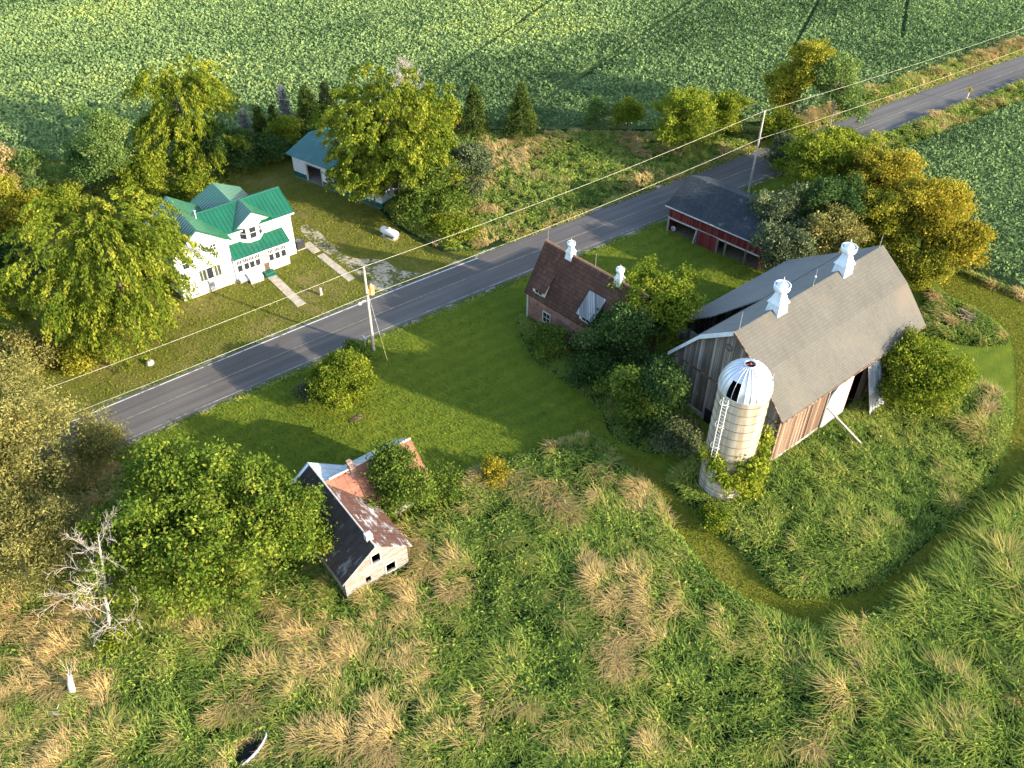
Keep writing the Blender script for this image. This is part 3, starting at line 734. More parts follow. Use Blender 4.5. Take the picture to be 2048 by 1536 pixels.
for w in (W1, W2):
    m = MB(); x = La - .34
    m.box(x - .02, x + .05, w[0] - .09, w[0], w[2] - .09, w[3] + .09); m.box(x - .02, x + .05, w[1], w[1] + .09, w[2] - .09, w[3] + .09); m.box(x - .02, x + .05, w[0], w[1], w[3], w[3] + .09); m.box(x - .02, x + .06, w[0], w[1], w[2] - .09, w[2])
    m.build('window_frame', M['old_white'], A)
yb = 8.3; wb = 5.5
m = MB(); m.prism([(2.71 - 2.45, 0), (2.71 - 2.45, 2.9), (2.71, 5.1), (2.71 + 2.45, 2.9), (2.71 + 2.45, 0)], 'y', hw + .01, yb - .3); m.build('ell_wall', M['clapboard'], A)
m = MB(); m.slab([(0, 0, 5.29), (La, 0, 5.29), (La, -Wa / 2, 2.95), (0, -Wa / 2, 2.95)], .08); ribs(m, (0, 0, 5.29), (La, 0, 5.29), (0, -Wa / 2, 2.95), (La, -Wa / 2, 2.95), .62, .02, .025)
m.build('west_roof', M['black_tar'], A)
m = MB(); m.slab([(2.6, 0, 5.29), (La, 0, 5.29), (La, Wa / 2, 2.95), (2.6, Wa / 2, 2.95)], .08); ribs(m, (2.6, 0, 5.29), (La, 0, 5.29), (2.6, Wa / 2, 2.95), (La, Wa / 2, 2.95), .62, .02, .025)
m.build('east_roof', M['patch_roof'], A)
m = MB(); m.slab([(0, 0, 5.29), (2.6, 0, 5.29), (2.6, Wa / 2, 2.95), (0, Wa / 2, 2.95)], .08); ribs(m, (0, 0, 5.29), (2.6, 0, 5.29), (0, Wa / 2, 2.95), (2.6, Wa / 2, 2.95), .62, .02, .025); m.build('bare_tin_roof', M['tin_roof'], A)
m = MB(); m.slab([(2.71, .1, 5.3), (2.71, yb, 5.3), (2.71 + wb / 2, yb, 2.98), (2.71 + wb / 2, .1, 2.98)], .08); ribs(m, (2.71, .1, 5.3), (2.71, yb, 5.3), (2.71 + wb / 2, .1, 2.98), (2.71 + wb / 2, yb, 2.98), .75, .02, .03)
m.build('ell_roof', M['rust_roof'], A)
m = MB(); m.slab([(2.71, .1, 5.3), (2.71, yb, 5.3), (2.71 - wb / 2, yb, 2.98), (2.71 - wb / 2, .1, 2.98)], .08); ribs(m, (2.71, .1, 5.3), (2.71, yb, 5.3), (2.71 - wb / 2, .1, 2.98), (2.71 - wb / 2, yb, 2.98), .5, .02, .03)
m.build('ell_back_roof', M['tin_roof'], A)
m = MB(); m.tube([(2.71, .5, 5.32), (2.71, yb + .02, 5.33)], .09, 6); m.tube([(-.02, 0, 5.28), (La + .02, 0, 5.3)], .07, 6); m.build('ridge_cap', plain('pale_ridge_cap', (.5, .47, .43), .6, var=.3), A)
m = MB(); m.add([(La + .03, 0, 5.3), (La + .03, -Wa / 2, 2.96), (La + .03, -Wa / 2, 2.8), (La + .03, 0, 5.12)], [(0, 1, 2, 3)]); m.build('bargeboard', M['galv'], A)
m = MB(); m.add([(-.03, 0, 5.31), (-.03, -Wa / 2, 2.97), (-.03, -Wa / 2, 2.75), (-.03, 0, 5.08)], [(3, 2, 1, 0)]); m.slab([(-.05, .02, 5.33), (.28, .02, 5.33), (.28, -Wa / 2, 2.99), (-.05, -Wa / 2, 2.99)], .03); m.build('bargeboard', M['galv'], A)
ch = MB(); ch.box(2.4, 3.0, 2.35, 2.85, 4.7, 5.85); ch.box(2.35, 2.75, 2.3, 2.7, 5.85, 6.05); ch.build('chimney', plain('crumbling_brick', (.26, .17, .13), .95, var=.6, scale=5), A)
ch = MB(); ch.box(9.6, 10.05, -.25, .3, 4.9, 5.75); ch.build('chimney', M['old_white'], A)

# ------------------------------------------------------------------ gambrel barn
Bn = thing('gambrel_barn', 'large grey board barn with gambrel shingle roof and two tall cupolas', 'barn', (23.31, 55.62, 0), R(39.13))
Ln, Wn = 21.75, 13.37
pf = [(0, 6.2), (3.17, 9.5), (6.68, 12.02), (10.15, 9.5), (13.37, 5.5)]
gw = [(.45, 0), (.45, 6.35), (3.25, 9.3), (6.68, 11.8), (10.05, 9.3), (12.9, 5.75), (12.9, 0)]
m = MB()
m.prism([(.45, 5.3), (.45, 6.35), (3.25, 9.3), (6.68, 11.8), (10.05, 9.3), (12.9, 5.75), (12.9, 5.3)], 'x', .4, .55)
m.prism([(.47, .7), (.47, 5.3), (12.88, 5.3), (12.88, .7)], 'x', .46, .58)
m.build('gable_wall', M['grey_boards'], Bn)
m = MB(); m.prism(gw, 'x', Ln - .55, Ln - .4); m.box(.56, Ln - .56, 12.75, 12.9, 0, 5.6); m.build('rear_wall', M['grey_boards'], Bn)
m = MB(); m.box(.34, .48, .4, 12.95, 5.18, 5.34); m.build('belt_board', M['brown_boards'], Bn)
m = MB(); m.box(.4, 7.55, .42, .56, .85, 6.25); m.box(13.1, Ln - .4, .42, .56, .6, 6.25); m.box(7.55, 13.1, .44, .56, 5.4, 6.25); m.build('front_wall', M['brown_boards'], Bn)
m = MB(); m.box(.36, 7.6, .36, .6, 0, .85); m.build('foundation', M['stone'], Bn)
m = MB(); m.box(13.1, Ln - .38, .36, .6, 0, .6); m.build('foundation', M['stone'], Bn)
m = MB(); m.box(.42, .6, .61, 12.9, 0, .7); m.build('foundation', M['stone'], Bn)
m = MB(); m.prism([(7.5, 0), (7.5, 3.2), (7.9, 4.6), (8.7, 5.35), (11.0, 5.4), (11.0, 0)], 'y', .28, .44); m.build('plastered_wall', M['plaster'], Bn)
m = MB(); m.box(10.95, 11.15, .3, .5, 0, 5.5); m.build('red_post', M['red_boards'], Bn)
m = MB(); m.box(7.4, 7.52, .3, .42, .2, 5.4); m.box(5.1, 5.22, .36, .42, .85, 6.1); m.build('corner_board', M['grey_boards'], Bn)
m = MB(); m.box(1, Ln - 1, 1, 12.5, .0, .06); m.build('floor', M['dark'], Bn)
m = MB()
for (a, b) in ((0, 1), (1, 2)): 
    m.slab([(-.05, pf[b][0], pf[b][1]), (Ln + .1, pf[b][0], pf[b][1]), (Ln + .1, pf[a][0], pf[a][1]), (-.05, pf[a][0], pf[a][1])], .14)
m.build('front_roof', M['barn_roof'], Bn)
_n, _c, _b = shingles('grey_back_shingles', ((.09, .088, .085), (.14, .138, .132), (.18, .175, .165)), 'x', .19, .5, 1.0)
M['barn_back_roof'] = _n.principled(_c, .9, spec=.15, bump=_n.bump(_b, -.4, .02))
m = MB()
m.slab([(-.05, pf[2][0], pf[2][1] - .006), (Ln + .1, pf[2][0], pf[2][1] - .006), (Ln + .1, pf[3][0], pf[3][1]), (-.05, pf[3][0], pf[3][1])], .14)
m.slab([(-.05, pf[3][0], pf[3][1]), (Ln + .1, pf[3][0], pf[3][1]), (Ln + .1, pf[4][0], pf[4][1]), (-.05, pf[4][0], pf[4][1])], .14)
m.build('back_roof', M['barn_back_roof'], Bn)
m = MB()      # pale rake boards on the near gable, a thin dark edge on the sunny side
for a, b, w in ((2, 3, .42), (3, 4, .42)):
    p, q = pf[a], pf[b]
    m.add([(-.1, p[0], p[1] + .03), (-.1, q[0], q[1] + .03), (-.1, q[0], q[1] - w), (-.1, p[0], p[1] - w), (.0, p[0], p[1] + .03), (.0, q[0], q[1] + .03), (.0, q[0], q[1] - w), (.0, p[0], p[1] - w)], [(0, 1, 2, 3), (0, 4, 5, 1), (3, 2, 6, 7), (4, 7, 6, 5)])
m.build('rake_board', plain('grey_white_rake', (.5, .53, .55), .7, var=.12), Bn)
m = MB()
for a, b, w in ((0, 1, .2), (1, 2, .2)):
    p, q = pf[a], pf[b]
    m.add([(-.09, p[0], p[1] + .02), (-.09, q[0], q[1] + .02), (-.09, q[0], q[1] - w), (-.09, p[0], p[1] - w), (.0, p[0], p[1] + .02), (.0, q[0], q[1] + .02), (.0, q[0], q[1] - w), (.0, p[0], p[1] - w)], [(0, 1, 2, 3), (0, 4, 5, 1), (3, 2, 6, 7), (4, 7, 6, 5)])
m.box(-.1, Ln + .12, -.06, .0, 6.02, 6.19)
m.build('rake_edge', M['brown_boards'], Bn)
for x in (5.72, 15.4): cupola(Bn, (x, 6.68, 12.0), 1.12, M['cup'])
rod(Bn, .6, 6.68, 12.0, 1.9); rod(Bn, 10.85, 6.68, 12.0, 1.9, True); rod(Bn, 21.2, 6.68, 12.0, 1.6)
m = MB()      # star vent high in the gable; black triangles paint the dark of its holes
for k in range(8):
    a = k * math.pi / 4; m.add([(.385, 7.15 + .12 * math.cos(a), 9.75 + .12 * math.sin(a)), (.385, 7.15 + .42 * math.cos(a + .25), 9.75 + .42 * math.sin(a + .25)), (.385, 7.15 + .42 * math.cos(a - .25), 9.75 + .42 * math.sin(a - .25))], [(0, 1, 2)])
m.build('painted_vent_hole', M['black'], Bn)
m = MB(); m.slab([(4.2, 16.4, 5.2), (Ln, 16.4, 5.2), (Ln, 10.3, 9.42), (8.8, 10.3, 9.42), (5.0, 13.0, 7.55)], .12); m.build('lean_to_roof', M['barn_back_roof'], Bn)
m = MB(); m.box(4.4, Ln - .2, 16.0, 16.12, 0, 5.1); m.box(4.4, 4.52, 12.9, 16.0, 0, 5.1); m.build('lean_to_wall', M['grey_boards'], Bn)
m = MB(); m.box(.37, .46, 7.4, 8.3, .0, 1.6); m.build('pit_opening_shade', M['dark'], Bn)  # near-black box on the wall paints the shade of a low opening

t = thing('timber_prop', 'pale square timber leaning against the front wall of the barn', 'timber', local(Bn, 7.6, .35), R(39.13))
m = MB(); m.tube([(.1, .0, 3.3), (1.5, -4.6, .12)], .11, 4); m.build('timber', M['dead_wood'], t)
t = thing('sheet_panel', 'flaking grey corrugated sheet leaning under the barn eave', 'sheet', local(Bn, 14.2, 0), R(39.13))
m = MB(); m.slab([(-.95, .3, 5.2), (.9, .3, 5.3), (.85, -1.9, .05), (-1.5, -1.9, .02)], .05)
ribs(m, (-.95, .3, 5.2), (.9, .3, 5.3), (-1.5, -1.9, .02), (.85, -1.9, .05), .2, .03, .03); m.build('panel', metal_roof('flaking_grey_sheet', (.17, .18, .19), ((.4, .42, .44), (.55, .57, .58)), .6, rough=.6, along='x', streak=(3, 1.5)), t)

# ------------------------------------------------------------------ stave silo
sx, sy = 18.72, 53.88
Z = thing('silo', 'tall pale stave silo with ribbed metal dome standing at the corner of the barn', 'silo', (sx, sy, 0), 0)
n_ = NT('silo_staves'); _x, _y, _z = n_.xyz()
_a = n_.math('ARCTAN2', _y, _x)
_v = n_.math('FRACT', n_.math('MULTIPLY', _a, 44 / (2 * math.pi))); _vid = n_.math('FLOOR', n_.math('MULTIPLY', _a, 44 / (2 * math.pi)))
_st = n_.noise(1.0, 4, vec=n_.comb(n_.math('MULTIPLY', _a, 3.2), n_.math('MULTIPLY', _z, .13), n_.math('MULTIPLY', _vid, .06)), rough=.6)
_bl = n_.noise(1.2, 4)
_c = n_.ramp(n_.math('ADD', n_.math('MULTIPLY', _st, .75), n_.math('MULTIPLY', _bl, .25)), [(.36, (.15, .135, .115)), (.45, (.27, .215, .14)), (.54, (.36, .32, .25)), (.68, (.4, .385, .355))])
_w = n_.n.new('ShaderNodeTexWhiteNoise'); _w.noise_dimensions = '1D'; n_.L(_vid, _w.inputs['W'])
_c = n_.mix(.25, _c, n_.ramp(_w.outputs[0], [(0, (.2, .175, .135)), (1, (.42, .39, .34))]))
_g = n_.math('LESS_THAN', _v, .14)
M['staves'] = n_.principled(n_.mix(n_.math('MULTIPLY', _g, .45), _c, (.2, .17, .13)), .85, spec=.15, bump=n_.bump(_v, .4, .03))
m = MB(); m.lathe([(2.1, 0), (2.1, 11.9)], n=44); m.build('tower_wall', M['staves'], Z)
hz = [.5, 1.0, 1.4, 2.3, 3.3, 4.2, 5.1, 6.0, 6.9, 7.8, 8.7, 9.6, 10.5, 11.35]
M['hoop'] = plain('rusty_hoop', (.13, .1, .08), .7, metal=.3, var=.4)
for z in hz:
    m = MB(); m.lathe([(2.1, z - .025), (2.135, z - .02), (2.135, z + .02), (2.1, z + .025)], n=44); m.build('hoop', M['hoop'], Z)
m = MB(); pr = [(2.16, 11.86)] + [(2.14 * math.cos(t), 11.92 + 2.35 * math.sin(t)) for t in np.linspace(0, R(78), 9)]
gap = set(); m2 = MB(); ND = 26
ang_hatch = R(-146)
vs = [(r * math.cos(2 * math.pi * k / ND + ang_hatch), r * math.sin(2 * math.pi * k / ND + ang_hatch), z) for r, z in pr for k in range(ND)]
fs = []
for i in range(len(pr) - 1):
    for k in range(ND):
        if k in (0, 1) and 1 <= i <= 4: continue
        fs.append((i * ND + k, i * ND + (k + 1) % ND, (i + 1) * ND + (k + 1) % ND, (i + 1) * ND + k))
m.add(vs, fs, True)
for k in range(ND):
    t = 2 * math.pi * k / ND + ang_hatch; m.tube([(1.012 * r * math.cos(t), 1.012 * r * math.sin(t), z + .01) for r, z in pr[1:]], .028, 4)
n_ = NT('dome_sheet'); M['dome'] = n_.principled(n_.ramp(n_.noise(1.2, 3), [(.3, (.42, .45, .5)), (.7, (.54, .57, .61))]), .45, metal=.45, spec=.5)
dm = m.build('dome', M['dome'], Z)
m = MB(); m.lathe([(.42, 14.2), (.5, 14.24), (.5, 14.3), (.42, 14.3)], n=20); m.build('rim', M['galv'], dm)
m = MB(); m.box(-.35, .35, -.03, .03, 14.2, 14.26); m.lathe([(0, 14.22), (.1, 14.24), (.1, 14.34), (0, 14.36)], n=8); m.build('vent_bracket', plain('rusty_red', (.25, .06, .04), .8), dm)
m = MB(); m.lathe([(2.0, 11.8), (0.0, 11.8)], n=24); m.build('dome_shade_disc', M['dark'], Z)  # near-black disc puts shade behind the openings of the dome
m = MB(); t = R(-15); m.slab([(2.0 * math.cos(t - .14), 2.0 * math.sin(t - .14), 12.6), (2.0 * math.cos(t + .14), 2.0 * math.sin(t + .14), 12.6), (1.95 * math.cos(t), 1.95 * math.sin(t), 13.75)], .05); m.build('bent_flap', M['dome'], dm)
la = R(-139); lx, ly = math.cos(la), math.sin(la); tx, ty = -ly, lx
m = MB()
for s_ in (-.24, .24): m.tube([(2.42 * lx + tx * s_, 2.42 * ly + ty * s_, 3.0), (2.42 * lx + tx * s_, 2.42 * ly + ty * s_, 12.0)], .035, 5)
for k in range(24): z = 3.2 + k * .37; m.tube([(2.42 * lx - tx * .24, 2.42 * ly - ty * .24, z), (2.42 * lx + tx * .24, 2.42 * ly + ty * .24, z)], .022, 4)
for z in (4, 6.4, 8.8, 11.2):
    for s_ in (-.24, .24): m.tube([(2.08 * lx + tx * s_, 2.08 * ly + ty * s_, z), (2.42 * lx + tx * s_, 2.42 * ly + ty * s_, z)], .025, 4)
    m.tube([(lx * (2.42 + .55 * math.sin(a)) + tx * .36 * math.cos(a), ly * (2.42 + .55 * math.sin(a)) + ty * .36 * math.cos(a), z + .5) for a in np.linspace(0, math.pi, 9)], .02, 4)
m.build('ladder', plain('pale_ladder', (.6, .6, .58), .6, var=.1), Z)

# ------------------------------------------------------------------ trees
LM = {
 'locust': leaf_mat('locust_leaves', (0.0531, 0.0862, 0.011), (0.147, 0.19, 0.0198), (0.354, 0.333, 0.044)),
 'green': leaf_mat('green_leaves', (0.0425, 0.0747, 0.0143), (0.106, 0.161, 0.0264), (0.26, 0.276, 0.0495)),
 'maple': leaf_mat('maple_leaves', (0.0472, 0.0862, 0.0132), (0.124, 0.184, 0.0242), (0.307, 0.299, 0.044)),
 'yellow': leaf_mat('yellowing_leaves', (0.0885, 0.103, 0.0132), (0.236, 0.23, 0.0242), (0.448, 0.391, 0.055)),
 'gold': leaf_mat('golden_leaves', (0.118, 0.109, 0.0132), (0.307, 0.259, 0.0275), (0.507, 0.414, 0.0605)),
 'lime': leaf_mat('lime_leaves', (0.059, 0.103, 0.011), (0.177, 0.218, 0.022), (0.378, 0.368, 0.0495)),
 'olive': leaf_mat('olive_leaves', (0.0826, 0.0885, 0.0267), (0.215, 0.201, 0.0594), (0.446, 0.386, 0.133)),
 'grey': leaf_mat('greyish_leaves', (0.0463, 0.0644, 0.0327), (0.116, 0.145, 0.0668), (0.264, 0.29, 0.133)),
 'spruce': leaf_mat('spruce_needles', (0.0264, 0.0483, 0.0119), (0.0826, 0.121, 0.0267), (0.198, 0.225, 0.0446)),
 'blue': leaf_mat('silver_needles', (0.0826, 0.0966, 0.0817), (0.248, 0.266, 0.238), (0.529, 0.531, 0.475)),
 'darkfir': leaf_mat('dark_needles', (0.0198, 0.0322, 0.0149), (0.0463, 0.0676, 0.0267), (0.0991, 0.121, 0.0446)),
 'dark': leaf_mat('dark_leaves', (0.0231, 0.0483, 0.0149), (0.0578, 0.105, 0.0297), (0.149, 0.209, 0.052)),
 'pink': leaf_mat('tan_leaves', (0.198, 0.161, 0.0594), (0.496, 0.354, 0.149), (0.6, 0.6, 0.297)),
 'wispy': leaf_mat('pale_green_leaves', (0.0496, 0.0966, 0.0267), (0.132, 0.201, 0.052), (0.33, 0.386, 0.119)),
}
M['bark'] = plain('brown_bark', (.1, .08, .06), .95, var=.35, scale=5)
M['pale_bark'] = plain('pale_bark', (.3, .285, .25), .9, var=.25, scale=4)

def branch_path(a, b, n=5, wob=.12):
    a = np.array(a, float); b = np.array(b, float); L = np.linalg.norm(b - a); out = [a]
    for i in range(1, n): out.append(a + (b - a) * i / n + rng.normal(size=3) * L * wob * .4)
    out.append(b); return out
def crown_lobes(h, hb, r, n, flat=1.0, seed=0):
    g = np.random.default_rng(seed); lobes = []
    H_ = h - hb
    for k in range(n):
        a = g.uniform(0, 2 * math.pi); t = (k + .5) / n
        zf = g.uniform(.12, .92); rad = r * math.sqrt(max(.05, 1 - (abs(zf - .42) / .62) ** 2)) * g.uniform(.35, .72)
        s = r * g.uniform(.3, .5)
        lobes.append((math.cos(a) * rad, math.sin(a) * rad, hb + H_ * zf, s, s * flat * g.uniform(.75, 1.05)))
    for k in range(max(4, n // 2)):
        a = g.uniform(0, 2 * math.pi); zf = g.uniform(.25, 1.0); rad = r * math.sqrt(max(.04, 1 - (abs(zf - .42) / .64) ** 2)) * g.uniform(.85, 1.08); s = r * g.uniform(.13, .24)
        lobes.append((math.cos(a) * rad, math.sin(a) * rad, hb + H_ * zf * g.uniform(.95, 1.06), s, s * g.uniform(.8, 1.5)))
    lobes.append((0, 0, hb + H_ * .5, r * .5, H_ * .32)); lobes.append((0, 0, h - r * .36, r * .36, r * .36))
    return lobes
def fill_crown(lobes, per, leaf, spread, nleaf, droop=0.0, elong=2.0, hollow=.55, seed=0):
    """leaf tufts over the shells of the lobes; droop hangs them outward and down"""
    g = np.random.default_rng(seed); P = []; T = []; D = []
    tot = sum(l[3] ** 2 for l in lobes)
    ctr = np.array([0, 0, np.mean([l[2] for l in lobes])])
    for (x, y, z, r, rz) in lobes:
        n = max(4, int(per * r * r / tot)); d = unit(g.normal(size=(n, 3))); d[:, 2] = np.where(d[:, 2] < -.3, -d[:, 2] * .6, d[:, 2])
        q = np.array([x, y, z]) + d * np.array([r, r, rz]) * g.uniform(hollow, 1.08, n)[:, None]
        m = nleaf
        out = unit((q - ctr) * np.array([1, 1, .5])) 
        off = g.normal(size=(n, m, 3)) * spread * np.array([1, 1, .6])
        if droop:
            t = g.uniform(0, 1, (n, m, 1)) ** .8
            off = off * .45 + (out[:, None] * np.array([1, 1, .25]) * t * droop + np.array([0, 0, -1]) * t * t * droop * .9)
            D.append((out[:, None] * (1 - t) + np.array([0, 0, -1.1]) * (t + .25)).reshape(-1, 3))
        P.append((q[:, None] + off).reshape(-1, 3))
        T.append((g.uniform(.15, .7, n)[:, None] + g.normal(size=(n, m)) * .17).reshape(-1))
    P = np.concatenate(P); T = np.clip(np.concatenate(T), 0, 1)
    k = P[:, 2] > .15; P = P[k]; T = T[k]
    V = leaves(P, leaf, elong, unit(np.concatenate(D))[k] if droop else None, .62 if droop else 0)
    return V, T
def trunk_mesh(h, hb, r0, lobes, lean=(0, 0), n=8, forks=1):
    m = MB(); top = np.array([lean[0], lean[1], h * .78])
    m.tube(branch_path((0, 0, -.1), top, 6, .04), list(np.linspace(r0, r0 * .25, 7)), n)
    for l in lobes[:14]:
        t = min(.9, max(.18, (l[2] - l[3] * .5 - .8) / h)); b = np.array([lean[0] * t, lean[1] * t, h * .78 * t])
        m.tube(branch_path(b, (l[0] * .85, l[1] * .85, l[2])), list(np.linspace(r0 * .4, .03, 6)), 5)
    return m
TN = [0]
def tree(name, label, cat, xy, h, r, leaf='green', hb=None, n=9, per=260, size=.42, spread=.5, nleaf=34, droop=0.0, elong=2.0, trunk='bark', r0=None, group=None, lobes=None, lean=(0, 0), flat=1.0, hollow=.55):
    TN[0] += 1; sd = 100 + TN[0] * 7
    t = thing(name, label, cat, (*xy, 0), 0, group); hb = h * .22 if hb is None else hb
    per = int(per * 1.25); nleaf = int(nleaf * 1.75); size *= .7; spread *= .82; hollow = min(.85, hollow + .12)
    lobes = lobes or crown_lobes(h, hb, r, n, flat, sd)
    trunk_mesh(h, hb, r0 or max(.1, h * .02), lobes, lean).build('trunk' if name.endswith('tree') or name in ('maple', 'willow') else 'stem', M[trunk], t)
    V, T = fill_crown(lobes, per, size, spread, nleaf, droop, elong, hollow, sd)
    quads('crown' if name.endswith('tree') or name in ('maple', 'willow') else 'foliage', V, T, LM[leaf], t)
    return t
def conifer(name, label, xy, h, r, leaf='spruce', per=240, size=.36, group='conifers in the windbreak', pw=.9, hb=.25):
    TN[0] += 1; g = np.random.default_rng(500 + TN[0])
    t = thing(name, label, 'tree', (*xy, 0), 0, group)
    m = MB(); m.tube([(0, 0, -.1), (0, 0, h * .96)], [max(.1, h * .018), .02], 7); m.build('trunk', M['bark'], t)
    per = int(per * 1.3); size *= .8
    P = []; D = []; T = []
    zf = g.uniform(0, 1, per) ** 1.25; a = g.uniform(0, 2 * math.pi, per)
    rr = r * (1 - zf) ** pw * g.uniform(.72, 1.1, per) + .12
    m_ = 30; s = g.uniform(.15, 1, (per, m_)) ** .6
    z = hb + zf * (h - hb)
    P = np.stack([np.cos(a)[:, None] * rr[:, None] * s, np.sin(a)[:, None] * rr[:, None] * s, z[:, None] - .28 * rr[:, None] * s + .1 * rr[:, None] * s * s], -1) + g.normal(size=(per, m_, 3)) * np.array([.16, .16, .1])
    D = np.stack([np.cos(a), np.sin(a), np.full(per, .1)], -1)[:, None] + np.zeros((per, m_, 3))
    T = g.uniform(.2, .65, per)[:, None] + g.normal(size=(per, m_)) * .15
    V = leaves(P.reshape(-1, 3), size, 2.6, unit(D.reshape(-1, 3)), .5)
    quads('crown', V, np.clip(T.ravel(), 0, 1), LM[leaf], t)
    return t
def bare_tree(name, label, xy, h, spread, seed, lean=(0, 0), levels=3, r0=.2, first=.3, parent_name='branch', cat='dead tree', up=.45, twigs=2):
    g = np.random.default_rng(seed); t = thing(name, label, cat, (*xy, 0))
    m = MB(); tr = [np.array([lean[0] * k / 7 + g.normal() * .06, lean[1] * k / 7 + g.normal() * .06, h * k / 7]) for k in range(8)]
    m.tube(tr, list(np.linspace(r0, .03, 8)), 8); m.build('trunk', M['dead_wood'], t)
    b = MB()
    def grow(p, d, L, r, lev):
        pts = [p]; k = 4
        for i in range(k):
            d = unit(d + g.normal(size=3) * .16 + np.array([0, 0, .05])); pts.append(pts[-1] + d * L / k)
        b.tube(pts, list(np.linspace(r, max(.012, r * .3), k + 1)), 5 if r > .04 else 3, False)
        if lev:
            for i in range(1, k + 1):
                for _ in range(twigs if lev > 1 else twigs + 1):
                    dd = unit(d + g.normal(size=3) * .5); grow(pts[i], dd, L * g.uniform(.32, .55), max(.014, r * .5), lev - 1)
    for k in range(22):
        f = first + (1 - first) * k / 22; i = min(6, int(f * 7)); p = tr[i] + (tr[i + 1] - tr[i]) * (f * 7 - i)
        a = g.uniform(0, 2 * math.pi) if k else 0
        grow(p, unit(np.array([math.cos(a + k * 2.4), math.sin(a + k * 2.4), up])), spread * (1.15 - f * .75) * g.uniform(.8, 1.1), r0 * .33 * (1.1 - f * .7), levels - 1)
    b.build('branches', M['dead_wood'], t); return t

BIG = 'trees round the farmyard'
# by the white house
tree('locust_tree', 'huge spreading feathery tree crowding the left end of the white farmhouse', 'tree', at(268, 655), 14.0, 8.6, 'locust', hb=.8, n=26, per=620, size=.55, spread=.5, nleaf=34, droop=1.7, elong=2.6, flat=.6, hollow=.8)
tree('locust_tree', 'tallest feathery tree rising behind the farmhouse against the field', 'tree', at(400, 345), 14.6, 6.3, 'locust', hb=2.0, n=17, per=420, size=.55, spread=.5, nleaf=34, droop=1.4, elong=2.6, flat=.7, hollow=.75, lean=(-.8, 0))
tree('broadleaf_tree', 'slim dull green tree left of the tall feathery tree behind the house', 'tree', at(245, 395), 11.5, 3.7, 'wispy', hb=1.2, n=13, per=300, size=.42, spread=.55)
tree('bush', 'yellow-green thicket at the field edge behind the house left end', 'bush', at(295, 392), 5.0, 3.6, 'lime', hb=.2, n=9, per=220)
tree('bush', 'low yellow-green bush between the thicket and the farmhouse roof', 'bush', at(395, 400), 2.8, 2.6, 'lime', hb=.1, n=7, per=130)
tree('broadleaf_tree', 'dark low tree under the tall feathery tree', 'tree', at(432, 345), 6.0, 3.4, 'dark', hb=.3, n=8, per=220)
tree('bush', 'dark shrub beside the lawn left of the garage', 'bush', at(480, 335), 4.5, 3.2, 'dark', hb=.2, n=8, per=200)
tree('bush', 'dark shrub pressed against the back corner of the garage', 'bush', at(548, 322), 3.4, 2.8, 'dark', hb=.2, n=7, per=170)
tree('bush', 'bright yellow-green shrub behind the left end of the garage roof', 'bush', at(575, 300), 4.6, 2.6, 'lime', hb=.3, n=7, per=150)
conifer('spruce_tree', 'short silver spruce, first of the windbreak from the left', at(497, 285), 5.0, 1.5, 'blue', 120)
conifer('juniper_tree', 'short green conifer right of the short silver spruce', at(528, 290), 5.6, 2.0, 'spruce', 170)
conifer('juniper_tree', 'yellowish conifer in front of the tall silver spruce', at(556, 290), 5.8, 1.7, 'spruce', 150)
conifer('spruce_tree', 'tall narrow silver spruce in the windbreak behind the garage', at(578, 274), 7.6, 1.5, 'blue', 190)
conifer('juniper_tree', 'broad upright green conifer right behind the garage roof', at(625, 285), 8.2, 2.6, 'spruce', 320, pw=.6)
conifer('fir_tree', 'dark conifer between the upright green conifer and the giant tree', at(662, 268), 7.6, 2.3, 'darkfir', 260, pw=.7)
# giant beside the garage
tree('broadleaf_tree', 'giant yellow-green tree overhanging the right half of the garage', 'tree', at(792, 410), 15.8, 8.9, 'locust', hb=.6, n=32, per=800, size=.5, spread=.6, nleaf=34, droop=.7, flat=.8)
tree('broadleaf_tree', 'bright green rounded tree in front of the giant tree near the propane tank', 'tree', at(868, 430), 8.2, 5.2, 'green', hb=.3, n=12, per=330)
tree('broadleaf_tree', 'leafy low tree hiding the right end of the garage below the giant tree', 'tree', at(752, 412), 6.6, 3.7, 'locust', hb=.3, n=11, per=300)
tree('broadleaf_tree', 'grey-green bushy tree at the right flank of the giant tree', 'tree', at(940, 410), 8.0, 2.8, 'grey', hb=.4, n=9, per=240)
bare_tree('bare_tree', 'dead leafless top showing above the giant tree', at(828, 330), 13.6, 4.0, 11, levels=3, r0=.22, first=.55, cat='dead tree', up=.9)
tree('bush', 'low green bramble at the edge of the mown grass near the propane tank', 'bush', at(905, 470), 1.8, 2.8, 'lime', hb=.05, n=7, per=140, size=.34)
# meadow edge
tree('bush', 'yellowish shrub left of the two meadow spruces', 'bush', at(905, 262), 3.6, 2.2, 'yellow', hb=.2, n=6, per=120)
conifer('spruce_tree', 'left of the two pyramid spruces at the back of the meadow', at(950, 270), 7.4, 2.5, 'spruce', 260, pw=.75)
conifer('spruce_tree', 'right, broader of the two pyramid spruces at the back of the meadow', at(1042, 275), 8.0, 3.3, 'spruce', 340, pw=.85)
tree('small_tree', 'thin young tree alone between spruce and pale young tree', 'tree', at(1190, 263), 4.9, 1.5, 'wispy', hb=.8, n=6, per=90, size=.36)
tree('small_tree', 'pale yellow-green young tree right of the thin young tree', 'tree', at(1253, 268), 5.2, 1.7, 'lime', hb=.7, n=7, per=120, size=.36)
tree('round_tree', 'round lime tree with bare trunk by the wires', 'tree', at(1360, 312), 9.2, 4.4, 'lime', hb=2.0, n=14, per=360, size=.42, r0=.2)
tree('round_tree', 'smaller lime tree tucked behind the round lime tree', 'tree', at(1442, 272), 6.6, 3.0, 'lime', hb=.8, n=9, per=220)
